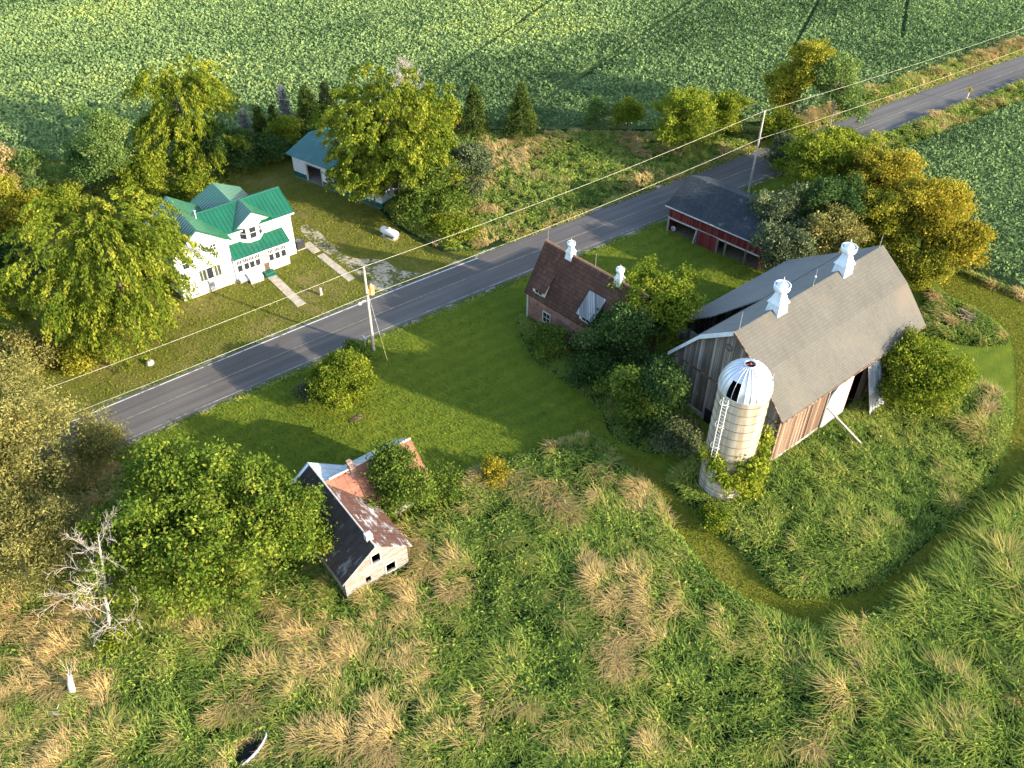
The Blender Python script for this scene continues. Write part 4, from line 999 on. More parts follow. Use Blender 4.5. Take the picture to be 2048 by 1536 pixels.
tree('bush', 'dark hollow bush at the foot of the round lime tree', 'bush', at(1400, 292), 3.4, 2.6, 'green', hb=.2, n=7, per=140)
# across the road
tree('roadside_tree', 'tall tree with a yellow sunlit top behind the far utility pole', 'tree', at(1578, 262), 13.0, 4.4, 'yellow', hb=3.2, n=12, per=330, size=.45)
tree('roadside_tree', 'tall green tree with pale forked trunks at the road edge', 'tree', at(1652, 285), 11.5, 4.4, 'wispy', hb=2.6, n=12, per=260, trunk='pale_bark', r0=.12)
tree('bush', 'yellow-green scrub under the tall yellow-topped tree', 'bush', at(1560, 285), 4.2, 3.0, 'lime', hb=.1, n=8, per=190)
tree('bush', 'weedy thicket at the road edge below the pale forked trunks', 'bush', at(1690, 318), 4.0, 3.0, 'green', hb=.1, n=8, per=190)
tree('bush', 'dead-looking twiggy bush spilling on the road by the far utility pole', 'bush', at(1575, 345), 4.6, 2.6, 'grey', hb=.2, n=7, per=170)
# grove between shed, barn and east field
GR = 'grove beside the red shed'
tree('grove_tree', 'mid green tree overhanging the road in the grove beside the red shed', 'tree', at(1612, 400), 8.6, 4.4, 'lime', hb=.6, n=12, per=330, group=GR)
tree('grove_tree', 'yellow-green grove tree nearest the road corner', 'tree', at(1690, 395), 8.2, 4.2, 'lime', hb=.6, n=11, per=300, group=GR)
tree('grove_tree', 'golden tree in the middle of the grove', 'tree', at(1735, 440), 9.6, 4.2, 'gold', hb=.7, n=12, per=320, group=GR)
tree('grove_tree', 'grey-green tree leaning over the right end of the red shed roof', 'tree', at(1545, 500), 7.8, 3.6, 'grey', hb=.4, n=11, per=300, group=GR)
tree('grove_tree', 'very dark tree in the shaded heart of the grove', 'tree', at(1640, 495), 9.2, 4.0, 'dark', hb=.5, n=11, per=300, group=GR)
tree('grove_tree', 'grey-green leafy tree in front of the red shed right bay', 'tree', at(1555, 560), 6.4, 3.3, 'grey', hb=.3, n=10, per=280, group=GR)
tree('grove_tree', 'olive tree just behind the barn roof between the cupolas', 'tree', at(1650, 540), 7.4, 3.5, 'olive', hb=.4, n=10, per=270, group=GR)
tree('grove_tree', 'large golden tree at the field edge behind the far end of the barn', 'tree', at(1835, 520), 10.0, 4.8, 'gold', hb=.8, n=14, per=400, group=GR)
tree('grove_tree', 'yellow tree behind the farther barn cupola', 'tree', at(1745, 520), 8.6, 3.8, 'yellow', hb=.5, n=11, per=300, group=GR)
tree('grove_tree', 'brightest yellow tree at the outer end of the grove by the field', 'tree', at(1905, 548), 6.6, 3.0, 'gold', hb=.5, n=10, per=270, group=GR)
tree('bush', 'yellow-green shrub filling the gap behind the far gable of the barn', 'bush', at(1845, 572), 4.0, 2.8, 'yellow', hb=.1, n=8, per=190)
# between the brick outbuilding and the barn
tree('yard_tree', 'yellow-topped tree growing against the brown outbuilding', 'tree', at(1300, 705), 9.8, 4.7, 'lime', hb=1.0, n=15, per=440, size=.42)
tree('yard_tree', 'dark tree smothering the right end of the brown outbuilding roof', 'tree', at(1235, 745), 8.2, 3.9, 'dark', hb=.4, n=11, per=330)
tree('yard_tree', 'dark bushy tree in front of the barn gable left edge', 'tree', at(1312, 858), 7.4, 2.6, 'dark', hb=.3, n=10, per=280)
tree('bush', 'tall green shrub with yellow tips below the dark trees', 'bush', at(1258, 845), 6.6, 2.9, 'green', hb=.1, n=9, per=240)
tree('bush', 'low dark shrub at the foot of the barn gable', 'bush', at(1345, 890), 2.2, 2.2, 'grey', hb=.05, n=7, per=150, size=.34)
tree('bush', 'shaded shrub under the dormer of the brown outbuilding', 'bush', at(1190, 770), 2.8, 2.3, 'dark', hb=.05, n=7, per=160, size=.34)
tree('bush', 'rounded green shrub beneath the front window of the brown outbuilding', 'bush', at(1100, 700), 2.5, 2.1, 'green', hb=.05, n=7, per=170, size=.32)
tree('bush', 'yellow-green shrub growing up against the front eave of the barn', 'bush', at(1828, 812), 6.0, 4.2, 'lime', hb=.1, n=13, per=420, size=.36)
tree('bush', 'tall leafy shoots at the barn corner between leaning sheet and shrub', 'bush', at(1790, 790), 7.4, 2.0, 'lime', hb=.3, n=8, per=150, size=.34)
# lump on the lawn, derelict house and the left side
tree('vine_mound', 'rounded vine-covered mound standing alone on the mown lawn', 'mound', at(688, 800), 3.9, 3.1, 'lime', hb=.0, n=18, per=620, size=.32, spread=.32, nleaf=34, flat=1.0, hollow=.8)
tree('maple', 'broad dense green tree beside the derelict house', 'tree', at(420, 1150), 10.5, 7.4, 'maple', hb=.8, n=24, per=820, size=.42, spread=.5, nleaf=36)
tree('maple', 'green tree reaching a branch over the dark roof of the derelict house', 'tree', at(590, 1130), 7.4, 4.0, 'maple', hb=.5, n=12, per=380, size=.38)
tree('broadleaf_tree', 'leafy tree growing in the angle of the derelict house roofs', 'tree', at(800, 1035), 6.6, 2.7, 'green', hb=.4, n=11, per=330, size=.34)
tree('bush', 'scrubby bush at the rusted end of the derelict house', 'bush', at(872, 985), 1.9, 2.2, 'green', hb=.05, n=7, per=160, size=.3)
tree('willow', 'olive willow-like tree at the left edge beside the road', 'tree', at(95, 985), 12.0, 6.6, 'olive', hb=.8, n=22, per=720, size=.42, spread=.55, nleaf=36, elong=3.4)
tree('willow', 'lower olive tree in front of the tall olive tree on the left', 'tree', at(60, 1170), 8.0, 5.6, 'olive', hb=.4, n=18, per=560, size=.4, spread=.55, elong=3.4)
tree('bush', 'pale brownish shrub at the roadside end of the olive tree', 'bush', at(225, 920), 3.6, 2.4, 'olive', hb=.1, n=8, per=200, size=.34, elong=3.2)
tree('broadleaf_tree', 'green tree cut by the left edge below the farmhouse level', 'tree', at(-15, 700), 9.0, 4.6, 'locust', hb=.8, n=12, per=330, droop=.9, elong=2.6)
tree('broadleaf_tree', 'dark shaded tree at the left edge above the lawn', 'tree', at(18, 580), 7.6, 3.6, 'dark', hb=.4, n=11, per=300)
tree('broadleaf_tree', 'yellowing tree at the left edge level with the farmhouse roof', 'tree', at(25, 500), 8.8, 4.0, 'yellow', hb=.6, n=12, per=330)
tree('broadleaf_tree', 'tan pinkish tree at the field edge on the far left', 'tree', at(8, 400), 7.0, 3.4, 'pink', hb=.4, n=10, per=260)
tree('small_tree', 'wispy pale sapling leaning at the field edge, right of two', 'tree', at(185, 385), 7.0, 2.2, 'wispy', hb=1.0, n=8, per=90, size=.4, spread=.7, trunk='pale_bark', r0=.09, lean=(-2.2, 1.5))
tree('small_tree', 'wispy pale sapling at the field edge, left of two', 'tree', at(80, 390), 6.2, 2.4, 'wispy', hb=.8, n=8, per=90, size=.4, spread=.7, trunk='pale_bark', r0=.09)
tree('bush', 'yellow-green scrub at the back of the lawn left of the huge feathery tree', 'bush', at(130, 425), 2.8, 3.2, 'lime', hb=.05, n=8, per=180)
tree('bush', 'greyish shrub by the lawn below the dark left edge tree', 'bush', at(80, 560), 2.4, 2.4, 'grey', hb=.05, n=7, per=140)
tree('bush', 'feathery yellow bush at the road side end of the left lawn', 'bush', at(170, 720), 2.2, 2.2, 'yellow', hb=.05, n=7, per=140, size=.36)
tree('bush', 'pale grey-leaved shrub above the olive tree', 'bush', at(60, 735), 3.0, 3.0, 'olive', hb=.05, n=8, per=190)
tree('goldenrod_bush', 'bright yellow flowering clump at the corner of the tall weeds', 'bush', at(985, 962), 1.5, 1.5, 'gold', hb=.05, n=6, per=110, size=.24, spread=.3)
# dead wood
_b = at(222, 1285); _t = at(196, 1062, 8.6)
bare_tree('bare_tree', 'bleached leafless dead tree standing in the weeds at lower left', _b, 8.6, 4.2, 5, lean=(_t[0] - _b[0], _t[1] - _b[1]), r0=.15, first=.14, up=.55, twigs=1)
t = thing('snag', 'broken pale tree stump standing upright in the tall weeds', 'stump', (*at(148, 1408), 0)); m = MB()
_b = at(152, 1410); _t = at(143, 1352, 2.3); lx_, ly_ = _t[0] - _b[0], _t[1] - _b[1]
m.tube([(0, 0, 0), (.4 * lx_ + .04, .4 * ly_, .9), (.75 * lx_ - .03, .75 * ly_, 1.7), (lx_, ly_, 2.3)], [.3, .25, .22, .16], 9)
for k in range(3): m.tube([(lx_ + .08 * math.cos(k * 2.1), ly_ + .08 * math.sin(k * 2.1), 2.2), (lx_ + .12 * math.cos(k * 2.1), ly_ + .12 * math.sin(k * 2.1), 2.42 + .12 * k)], [.07, .02], 4)
for k in range(4): m.tube([(lx_, ly_, 2.2), (lx_ - .3 + .25 * k, ly_ + .3, 2.9 + .2 * (k % 2)), (lx_ - .6 + .4 * k, ly_ + .7, 3.3)], [.025, .015, .008], 3)
m.build('trunk', M['dead_wood'], t)
m = MB(); m.tube([(.1, 0, 1.0), (.8, -.1, .9), (1.3, -.3, .6)], [.05, .03, .015], 4); m.build('branch', M['dead_wood'], t)
t = thing('fallen_log', 'short bleached log lying in the weeds beside the broken stump', 'log', (*at(120, 1440), 0), R(-12)); m = MB()
m.tube([(-.9, 0, .75), (0, .05, .8), (.9, -.05, .7)], [.2, .25, .18], 8); m.tube([(-.1, .1, .85), (.1, .5, 1.35)], [.07, .02], 4); m.build('log', M['dead_wood'], t)
# climbing vine on the silo
def vine():
    t = thing('climbing_vine', 'bright green vine climbing round the lower half of the silo', 'vine', (sx, sy, 0)); g = np.random.default_rng(91); P = []; T = []
    for a0, z0, ra, rz, n in ((-42, 3.0, 45, 1.2, 50), (-20, 4.2, 22, 1.3, 26), (-100, 3.6, 32, .9, 26), (-130, 5.0, 26, .8, 18), (-25, 1.2, 30, 1.1, 30), (-75, 5.0, 20, .4, 8), (-48, 4.6, 26, .7, 18), (-5, 6.2, 10, 1.2, 10)):
        a = np.radians(a0 + g.normal(size=n) * ra * .5); z = z0 + g.normal(size=n) * rz * .5; rr = 2.3 + g.uniform(0, .75, n)
        q = np.stack([np.cos(a) * rr, np.sin(a) * rr, z], -1)
        P.append((q[:, None] + g.normal(size=(n, 26, 3)) * .3).reshape(-1, 3)); T.append((g.uniform(.25, .75, n)[:, None] + g.normal(size=(n, 26)) * .15).ravel())
    P = np.concatenate(P); T = np.clip(np.concatenate(T), 0, 1); k = (np.hypot(P[:, 0], P[:, 1]) > 2.13) & (P[:, 2] > .1)
    quads('foliage', leaves(P[k], .32, 1.7), T[k], LM['lime'], t)
    m = MB()
    for a0, a1, z1 in ((-60, -30, 6.5), (-85, -120, 5.4), (-40, -70, 5)):
        m.tube([(2.2 * math.cos(R(a0 + (a1 - a0) * k / 6)), 2.2 * math.sin(R(a0 + (a1 - a0) * k / 6)), z1 * k / 6) for k in range(7)], [.06, .05, .05, .04, .04, .03, .02], 5)
    m.build('stem', M['bark'], t)
vine()

# ------------------------------------------------------------------ tall weeds, meadow, crops: ground cover nobody could count
def ramp_leaf(name, stops, trans=.3):
    n = NT(name); return n.leafy(n.ramp(n.attr('tint'), stops), trans)
M['weed'] = ramp_leaf('weed_leaves', [(0, (.035, .065, .016)), (.2, (.095, .16, .032)), (.42, (.2, .27, .05)), (.56, (.31, .31, .065)), (.68, (.35, .28, .1)), (.84, (.45, .32, .135)), (1, (.56, .41, .2))])
M['soyleaf'] = ramp_leaf('soybean_leaves', [(0, (.07, .115, .045)), (.3, (.15, .225, .085)), (.6, (.23, .31, .115)), (.8, (.33, .39, .1)), (1, (.46, .46, .12))], .3)

def tufts(x, y, h, tan, dens_leaf, tint0, size, seed, lean=.7, blade=.05):
    """leafy plants and arching grass blades; tan in 0..1 chooses dry grass"""
    g = np.random.default_rng(seed); n = len(x); out = []; tin = []
    # leafy plants
    k = dens_leaf; r = g.uniform(0, 1, (n, k)) < (1.05 - tan)[:, None]
    px_ = x[:, None] + g.normal(size=(n, k)) * .2; py = y[:, None] + g.normal(size=(n, k)) * .2
    pz = h[:, None] * g.uniform(.25, 1.0, (n, k)) ** .7
    P = np.stack([px_, py, pz], -1)[r]
    tt = (tint0[:, None] + g.normal(size=(n, k)) * .085 + (pz / np.maximum(h[:, None], .1) - .75) * .1)[r]
    D = np.stack([g.normal(size=len(P)), g.normal(size=len(P)), np.full(len(P), .35)], -1)
    out.append(leaves(P, size, 2.9, unit(D), .6)); tin.append(np.clip(tt, 0, .62))
    # grass blades, two bent quads each: green ones among the leaves, dry ones in the tan tufts
    nb = 10; m = g.uniform(0, 1, (n, nb)) < (.5 + .5 * tan)[:, None]
    bx = (x[:, None] + g.normal(size=(n, nb)) * .13)[m]; by = (y[:, None] + g.normal(size=(n, nb)) * .13)[m]
    bh = (h[:, None] * g.uniform(.75, 1.3, (n, nb)))[m]; N = len(bx)
    fl = 2 * math.pi * vnoise(x * .22, y * .22, seed + 5); a = (fl[:, None] + g.normal(size=(n, nb)) * .8)[m]
    ln = g.uniform(.25, 1.0, N) * lean * 1.5
    d = np.stack([np.cos(a), np.sin(a)], -1); w = np.stack([-d[:, 1], d[:, 0]], -1) * blade
    b0 = np.stack([bx, by, bh * .15], -1); b1 = np.stack([bx + d[:, 0] * bh * ln * .4, by + d[:, 1] * bh * ln * .4, bh * .72], -1); b2 = np.stack([bx + d[:, 0] * bh * ln * 1.15, by + d[:, 1] * bh * ln * 1.15, bh * (1.0 - .22 * ln)], -1)
    w3 = np.concatenate([w, np.zeros((N, 1))], 1)
    out.append(np.stack([b0 - w3, b0 + w3, b1 + w3, b1 - w3], 1)); out.append(np.stack([b1 - w3, b1 + w3, b2 + w3 * .35, b2 - w3 * .35], 1))
    ta = np.where(g.uniform(0, 1, (n, nb)) < (tan * 1.15)[:, None], .52 + .3 * tan[:, None], tint0[:, None] + .06) + g.normal(size=(n, nb)) * .08; tb = np.clip(ta[m], .05, 1); tin += [tb, tb]
    return np.concatenate(out), np.concatenate(tin)
def weeds(name, poly, per, hmul, tan_bias, seed, holes=(), size=.3, leafn=7, tall=None, label=None, edge=.7, blade=.026, tintb=.3, contrast=1.0):
    x, y = scatter(poly, per)
    for hpoly in holes:
        m = ~inpoly(x, y, hpoly); x, y = x[m], y[m]
    big_ = fbm(x * .11, y * .11, seed); med = fbm(x * .3, y * .3, seed + 9); sm = fbm(x * 1.05, y * 1.05, seed + 17)
    e = np.clip(edge_dist(x, y, poly) / edge, .3, 1)
    h = hmul * (.35 + .75 * med + .75 * (sm - .35)) * e
    if tall is not None: h = h * tall(x, y)
    tan = np.clip((big_ * .5 + med * .5 + tan_bias - .56) * 4.6 * contrast + (sm - .5) * 2.4 + (vnoise(x * .55, y * .55, seed + 77) > .8) * .5, 0, 1)
    keep = (h > .08) & (rng.uniform(size=len(x)) < np.clip(.25 + 2.2 * (sm - .25), .22, 1)); x, y, h, tan = x[keep], y[keep], h[keep], tan[keep]
    t0 = tintb + .26 * (fbm(x * .2, y * .2, seed + 31) - .5) + .34 * (sm[keep] - .5)
    V, T = tufts(x, y, h, tan, leafn, t0, size, seed + 3, blade=blade)
    o = quads(name, V, T, M['weed']); o['kind'] = 'stuff'
    if label: o['label'] = label
    return o
def foot(o, x0, x1, y0, y1): return [local(o, a, b)[:2] for a, b in ((x0, y0), (x1, y0), (x1, y1), (x0, y1))]
f_barn = foot(Bn, .3, Ln, .3, 16); f_aA = foot(A, .2, La - .2, -2.95, 2.95); f_aB = foot(A, .2, 5.3, 2.9, 8.1)
f_silo = [(sx + 2.15 * math.cos(a), sy + 2.15 * math.sin(a)) for a in np.linspace(0, 2 * math.pi, 16, endpoint=False)]
f_brick = foot(B, .2, Lb, .2, 5.9); f_gar = foot(G, .2, 16, .2, 9.1); f_shed = foot(S, .2, Ls, .2, 9.1)
tub_xy = at(505, 1502)
f_tub = [(tub_xy[0] + 1.3 * math.cos(a), tub_xy[1] + 1.3 * math.sin(a)) for a in np.linspace(0, 2 * math.pi, 14, endpoint=False)]
W1p = smooth_poly(pxpoly((-160, 1000), (60, 940), (250, 930), (330, 955), (480, 985), (560, 1010), (640, 1040), (800, 1040), (858, 1024), (900, 1005), (930, 968), (962, 938), (1064, 905), (1125, 888), (1207, 915), (1255, 940), (1295, 968), (1330, 1010), (1356, 1070), (1440, 1165), (1546, 1226), (1627, 1257), (1733, 1235), (1842, 1168), (1923, 1097), (1972, 1074), (2036, 1015), (2060, 960), (2300, 900), (2400, 1300), (2300, 1640), (1024, 1640), (-250, 1640)), 3)
W2p = smooth_poly(pxpoly((1334, 962), (1369, 1005), (1427, 1056), (1500, 1125), (1551, 1180), (1608, 1198), (1718, 1184), (1814, 1122), (1951, 996), (1989, 953), (2022, 845), (2012, 802), (1970, 778), (1904, 774), (1800, 700), (1700, 760), (1560, 900), (1420, 900), (1370, 930)), 3)
W3p = smooth_poly(pxpoly((1853, 576), (1900, 597), (1962, 626), (2001, 656), (2015, 675), (2009, 689), (1943, 693), (1884, 679), (1840, 660)), 3)
W4p = smooth_poly(pxpoly((1035, 640), (1047, 686), (1077, 728), (1117, 756), (1164, 787), (1205, 828), (1220, 868), (1290, 905), (1350, 902), (1400, 885), (1380, 800), (1290, 720), (1150, 680), (1060, 636)), 3)
W5p = smooth_poly(pxpoly((1110, 890), (1165, 868), (1215, 880), (1255, 935), (1205, 915)), 3)
def tallR(x, y):
    b = at(2030, 1150); return 1 + .9 * np.exp(-(((x - b[0]) / 9) ** 2 + ((y - b[1]) / 9) ** 2)) + .35 * (x > 22)
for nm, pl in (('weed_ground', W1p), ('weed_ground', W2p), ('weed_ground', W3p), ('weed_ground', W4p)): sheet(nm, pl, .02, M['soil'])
weeds('tall_weeds', W1p, 24, 1.05, .03, 41, (f_aA, f_aB, f_tub), size=.3, leafn=6, tall=tallR, label='tall green weeds and dry grass filling the foreground')
weeds('tall_weeds', W2p, 25, 1.0, -.11, 57, (f_barn, f_silo), size=.28, leafn=7, label='lush green weeds round the barn front and silo', tintb=.34)
weeds('rough_grass', W3p, 20, .8, .1, 63, (f_barn,), size=.26, leafn=5, label='rough grass and brush on the island right of the barn')
weeds('shaded_weeds', W4p, 20, .7, -.2, 71, (f_brick, f_barn), size=.26, leafn=6, label='weed bed along the brown outbuilding', tintb=.26)
weeds('rough_grass', W5p, 24, .55, .05, 77, size=.24, leafn=5, label='dull rough patch at the tip of the mown lawn')
# short grass standing on the mown ground, enough to roughen it and its edges
M['blades'] = ramp_leaf('mown_blades', [(0, (.05, .085, .012)), (.35, (.11, .155, .018)), (.65, (.18, .205, .025)), (1, (.27, .24, .06))], .25)
def mown(name, poly, per, size, seed, label, holes=(), base=.4, h=.07, dirn=None):
    x, y = scatter(poly, per); g = np.random.default_rng(seed)
    for hp in holes: k = ~inpoly(x, y, hp); x, y = x[k], y[k]
    n = len(x); f = fbm(x * .35, y * .35, seed); f2 = fbm(x * 1.6, y * 1.6, seed + 2)
    u = -x * math.sin(R(36)) + y * math.cos(R(36)); row = np.sin(u * math.pi / .55 + 1.2 * vnoise(x * .12, y * .12, seed + 4))
    t_ = base + .5 * (f - .5) + .45 * (f2 - .5) + .07 * row + g.normal(size=n) * .12
    P = np.stack([x, y, np.full(n, h * .6) * g.uniform(.4, 1.6, n) + .02], -1)
    D = np.stack([g.normal(size=n), g.normal(size=n), np.full(n, .9)], -1)
    o = quads(name, leaves(P, size, 2.6, unit(D), .6), np.clip(t_, 0, 1), M['blades']); o['kind'] = 'stuff'; o['label'] = label
lawn_vis = road_side(RW + .3, road_s(-42, 62), road_s(30, 114)) + pxpoly((1500, 560), (1400, 640), (1330, 720), (1205, 850), (1240, 930), (1160, 900), (1070, 905), (960, 938), (900, 1005), (840, 1040), (560, 1010), (420, 985), (250, 930))
mown('lawn_grass', lawn_vis, 34, .17, 201, 'short mown grass of the middle lawn', (f_brick, f_aA, f_aB, W4p))
mown('path_grass', path, 46, .16, 203, 'short yellowed grass on the mown loop path', (), .55)
mown('yard_grass', yard, 16, .2, 205, 'short dry grass of the house yard', (foot(H, -14.5, 0, -1.6, 8), f_gar, drive, pxpoly((528, 548), (545, 545), (612, 610), (597, 616)), pxpoly((604, 484), (622, 484), (712, 558), (698, 563))), .55)

# right-hand yellow-brown growth in the corner
W6p = smooth_poly(pxpoly((1960, 1120), (2036, 1020), (2300, 900), (2400, 1500), (2060, 1500), (1960, 1360), (1930, 1220)), 3)
weeds('dry_tall_grass', W6p, 13, 1.2, .24, 83, size=.3, leafn=4, label='tall yellow-brown grass in the lower right corner', edge=1.2)
W7p = smooth_poly(pxpoly((-250, 1120), (100, 1130), (230, 1250), (250, 1380), (180, 1500), (-250, 1640)), 3)
weeds('dry_tall_grass', W7p, 11, 1.2, .2, 85, size=.28, leafn=4, label='dry brownish grass in the lower left corner', edge=1.0)
# meadow north of the road
mead = smooth_poly([at(700, 335), at(790, 440), at(840, 474), at(895, 500), at(962, 497)] + [tuple(p) for p in RC[(RS > road_s(-3, 91)) & (RS < road_s(44, 124))][::6] - RNN[(RS > road_s(-3, 91)) & (RS < road_s(44, 124))][::6] * 1.6] + [at(1530, 265), at(1480, 252), at(1300, 265), at(1100, 265), at(900, 264), at(760, 290)], 2)
M['meadow_soil'] = grass_mat('meadow_ground', (.05, .08, .025), (.09, .12, .035), (.2, .17, .08), fine=2.5)
sheet('meadow_ground', mead, .02, M['meadow_soil'])
weeds('meadow_grass', mead, 9, .75, .07, 91, (f_gar,), size=.4, leafn=5, label='unmown meadow of green and tan grass beside the road', blade=.045, tintb=.34, contrast=.9)
def road_band(name, o0, o1, xy0, xy1, per, hm, tb, seed, label, tintb=.45, size=.34):
    s0, s1 = road_s(*xy0), road_s(*xy1); m = (RS >= s0) & (RS <= s1); k = max(1, int(m.sum() / 40))
    a = (RC + RNN * o0)[m][::k]; b = (RC + RNN * o1)[m][::k]
    pl = [tuple(p) for p in a] + [tuple(p) for p in b[::-1]]
    return weeds(name, pl, per, hm, tb, seed, (), size=size, leafn=5, label=label, blade=.04, tintb=tintb, edge=.5)
road_band('verge_weeds', -4.8, -1.0, (40, 121), (150, 194), 11, .95, .12, 101, 'yellow-green weeds on the far road verge')
road_band('verge_grass', -1.5, -.1, (0, 93), (150, 194), 16, .4, -.05, 103, 'short yellowish grass at the north road edge', .52, .28)
road_band('verge_weeds', RW + .4, RW + 5.4, (44, 124), (150, 194), 11, .9, .05, 105, 'ditch weeds between the road and the right field', .4)
road_band('verge_grass', RW + .3, RW + 1.1, (-48, 58), (40, 120), 14, .22, -.1, 107, 'thin grass at the south road edge', .36, .2)
W8p = smooth_poly(pxpoly((1925, 541), (2048, 585), (2200, 635), (2200, 660), (2048, 606), (1930, 556)), 2)
weeds('dry_field_edge', W8p, 16, 1.0, .25, 109, size=.28, leafn=4, label='brown dry strip at the edge of the right field')
# scrub under the back tree line
W9p = [at(-60, 345), at(0, 335), at(200, 335), at(420, 300), at(700, 280), at(700, 300), at(540, 325), at(440, 372), at(330, 420), at(150, 440), at(-60, 440)]
weeds('tree_line_scrub', W9p, 8, .9, -.1, 111, (f_gar, foot(H, -14, 0, -1, 8)), size=.38, leafn=6, label='scrub under the trees behind the farmhouse', tintb=.34)

def crop(name, poly, per, seed, size, label, holes=()):
    x, y = scatter(poly, per); g = np.random.default_rng(seed)
    z = .55 + .3 * vnoise(x * .9, y * .9, seed) + g.normal(size=len(x)) * .1
    sw = fbm((x * math.cos(R(26)) + y * math.sin(R(26))) * .012, (-x * math.sin(R(26)) + y * math.cos(R(26))) * .075, seed)
    bg = fbm(x * .03, y * .03, seed + 3)
    tm = np.zeros(len(x), bool)
    for (ax, ay), (bx, by) in ((at(1130, 180), at(1395, 0)), (at(870, 170), at(1112, 0)), (at(1590, 95), at(1640, 0)), (at(1185, 150), at(1430, 0)), (at(1805, 62), at(1813, 8))):
        L_ = math.hypot(bx - ax, by - ay); tx_, ty_ = (bx - ax) / L_, (by - ay) / L_
        dd = np.abs((x - ax) * -ty_ + (y - ay) * tx_); al = (x - ax) * tx_ + (y - ay) * ty_
        tm |= (dd < .38) & (al > -6) & (al < L_ + 40)
    z = np.where(tm, .12, z)
    tint = .3 + .75 * np.clip(bg * .5 + sw * .5 - .47, -.15, .5) * 1.9 + g.normal(size=len(x)) * .11 + .25 * (vnoise(x * .5, y * .5, seed + 8) - .5) - .22 * tm
    D = np.stack([g.normal(size=len(x)), g.normal(size=len(x)), np.full(len(x), .1)], -1)
    V = leaves(np.stack([x, y, z], -1), size, 1.5, unit(D), .5)
    o = quads(name, V, np.clip(tint, 0, 1), M['soyleaf']); o['kind'] = 'stuff'; o['label'] = label
fn_vis = [at(-150, 330)] + F_line + [at(1560, 240)] + [tuple(road_at(s, -5)) for s in np.linspace(road_s(60, 134), road_s(118, 173), 6)] + [(112, 190), (-112, 186), (-100, 140)]
crop('soybean_plants', fn_vis, 17, 121, .46, 'soybean rows covering the far field')
fe_vis = [tuple(road_at(s, RW + 5.4)) for s in np.linspace(road_s(46, 124), road_s(110, 168), 6)] + [(112, 120), at(2200, 640), at(2048, 584), at(1940, 538), at(1850, 470), at(1745, 335)]
crop('soybean_plants', fe_vis, 24, 131, .38, 'soybean rows in the field at the right')

# ------------------------------------------------------------------ poles, wires and small things
P1 = at(748, 700); P2 = at(1496, 388)
def pole(label, xy, h, r):
    t = thing('utility_pole', label, 'utility pole', (*xy, 0), R(36), 'utility poles along the road')
    m = MB(); m.tube([(0, 0, -.2), (0, 0, h * .5), (0, 0, h)], [r, r * .85, r * .68], 10); m.build('pole', M['pole_wood'], t)
    m = MB(); m.tube([(0, 0, h - .05), (0, 0, h + .12), (0, 0, h + .22)], [.05, .07, .03], 8); m.build('insulator', M['white_trim'], t)
    m = MB(); m.tube([(0, -r, h * .71), (0, -r - .18, h * .71)], .04, 6); m.tube([(0, -r - .18, h * .71 - .1), (0, -r - .18, h * .71 + .1)], .06, 8); m.build('bracket', M['galv'], t)
    return t
p1 = pole('pale utility pole with street lamp and rusty transformer beside the mown lawn', P1, 10.25, .17)
m = MB(); m.lathe([(0, 7.0), (.26, 7.02), (.28, 7.1), (.28, 7.95), (.24, 8.05), (0, 8.08)], (.5, -.08, 0), 14); m.tube([(.44, -.08, 8.05), (.44, -.08, 8.35)], [.06, .04], 6); m.tube([(.58, -.08, 8.05), (.58, -.08, 8.3)], [.05, .03], 6); m.box(.12, .3, -.14, -.02, 7.2, 7.8)
m.build('transformer', plain('rusty_transformer', (.5, .25, .1), .7, var=.45, scale=4), p1)
m = MB(); m.tube([(-.1, 0, 6.5), (-.5, -.1, 6.65), (-.85, -.2, 6.62)], .035, 6); lo = m.build('lamp_arm', M['galv'], p1)
m = MB(); m.lathe([(.0, .14), (.13, .12), (.2, .0), (.14, -.12), (0, -.16)], (-1.0, -.22, 6.58), 12); m.build('lamp_head', M['white_trim'], lo)
p2 = pole('weathered grey utility pole standing between the red shed and the road', P2, 11.35, .16)
gx, gy = at(775, 722)
t = thing('guy_wire', 'steel guy wire with yellow guard staked in the lawn beside the pale utility pole', 'guy wire', (gx, gy, 0))
top = (P1[0] - gx, P1[1] - gy, 8.0); m = MB(); m.tube([(0, 0, 0), top], .018, 5); m.build('cable', M['galv'], t)
m = MB(); m.tube([(0, 0, 0), tuple(.31 * v for v in top)], .045, 6); m.build('guard', plain('yellow_guard', (.5, .4, .12), .6), t)
def wire(label, pts, sag, name='power_line'):
    m = MB()
    for a, b in zip(pts[:-1], pts[1:]):
        a = Vector(a); b = Vector(b); q = []
        for k in range(17):
            u = k / 16; p = a.lerp(b, u); p.z -= sag * 4 * u * (1 - u); q.append(p)
        m.tube(q, .02, 5, False)
    return tag(m.build(name, M['wire']), label, 'wire', 'power lines along the road')
d36 = np.array([math.cos(R(36)), math.sin(R(36))])
PL = (-62.0, 38.5); PR = (95.0, 149.0)
wire('upper power line running from pole top to pole top along the road', [(*PL, 10.4), (*P1, 10.45), (*P2, 11.55), (*PR, 11.0)], .55)
off = np.array([d36[1], -d36[0]]) * .34
wire('lower power line carried on side brackets along the road', [(PL[0] + off[0], PL[1] + off[1], 7.2), (P1[0] + off[0], P1[1] + off[1], 7.28), (P2[0] + off[0], P2[1] + off[1], 8.06), (PR[0] + off[0], PR[1] + off[1], 7.6)], .5)
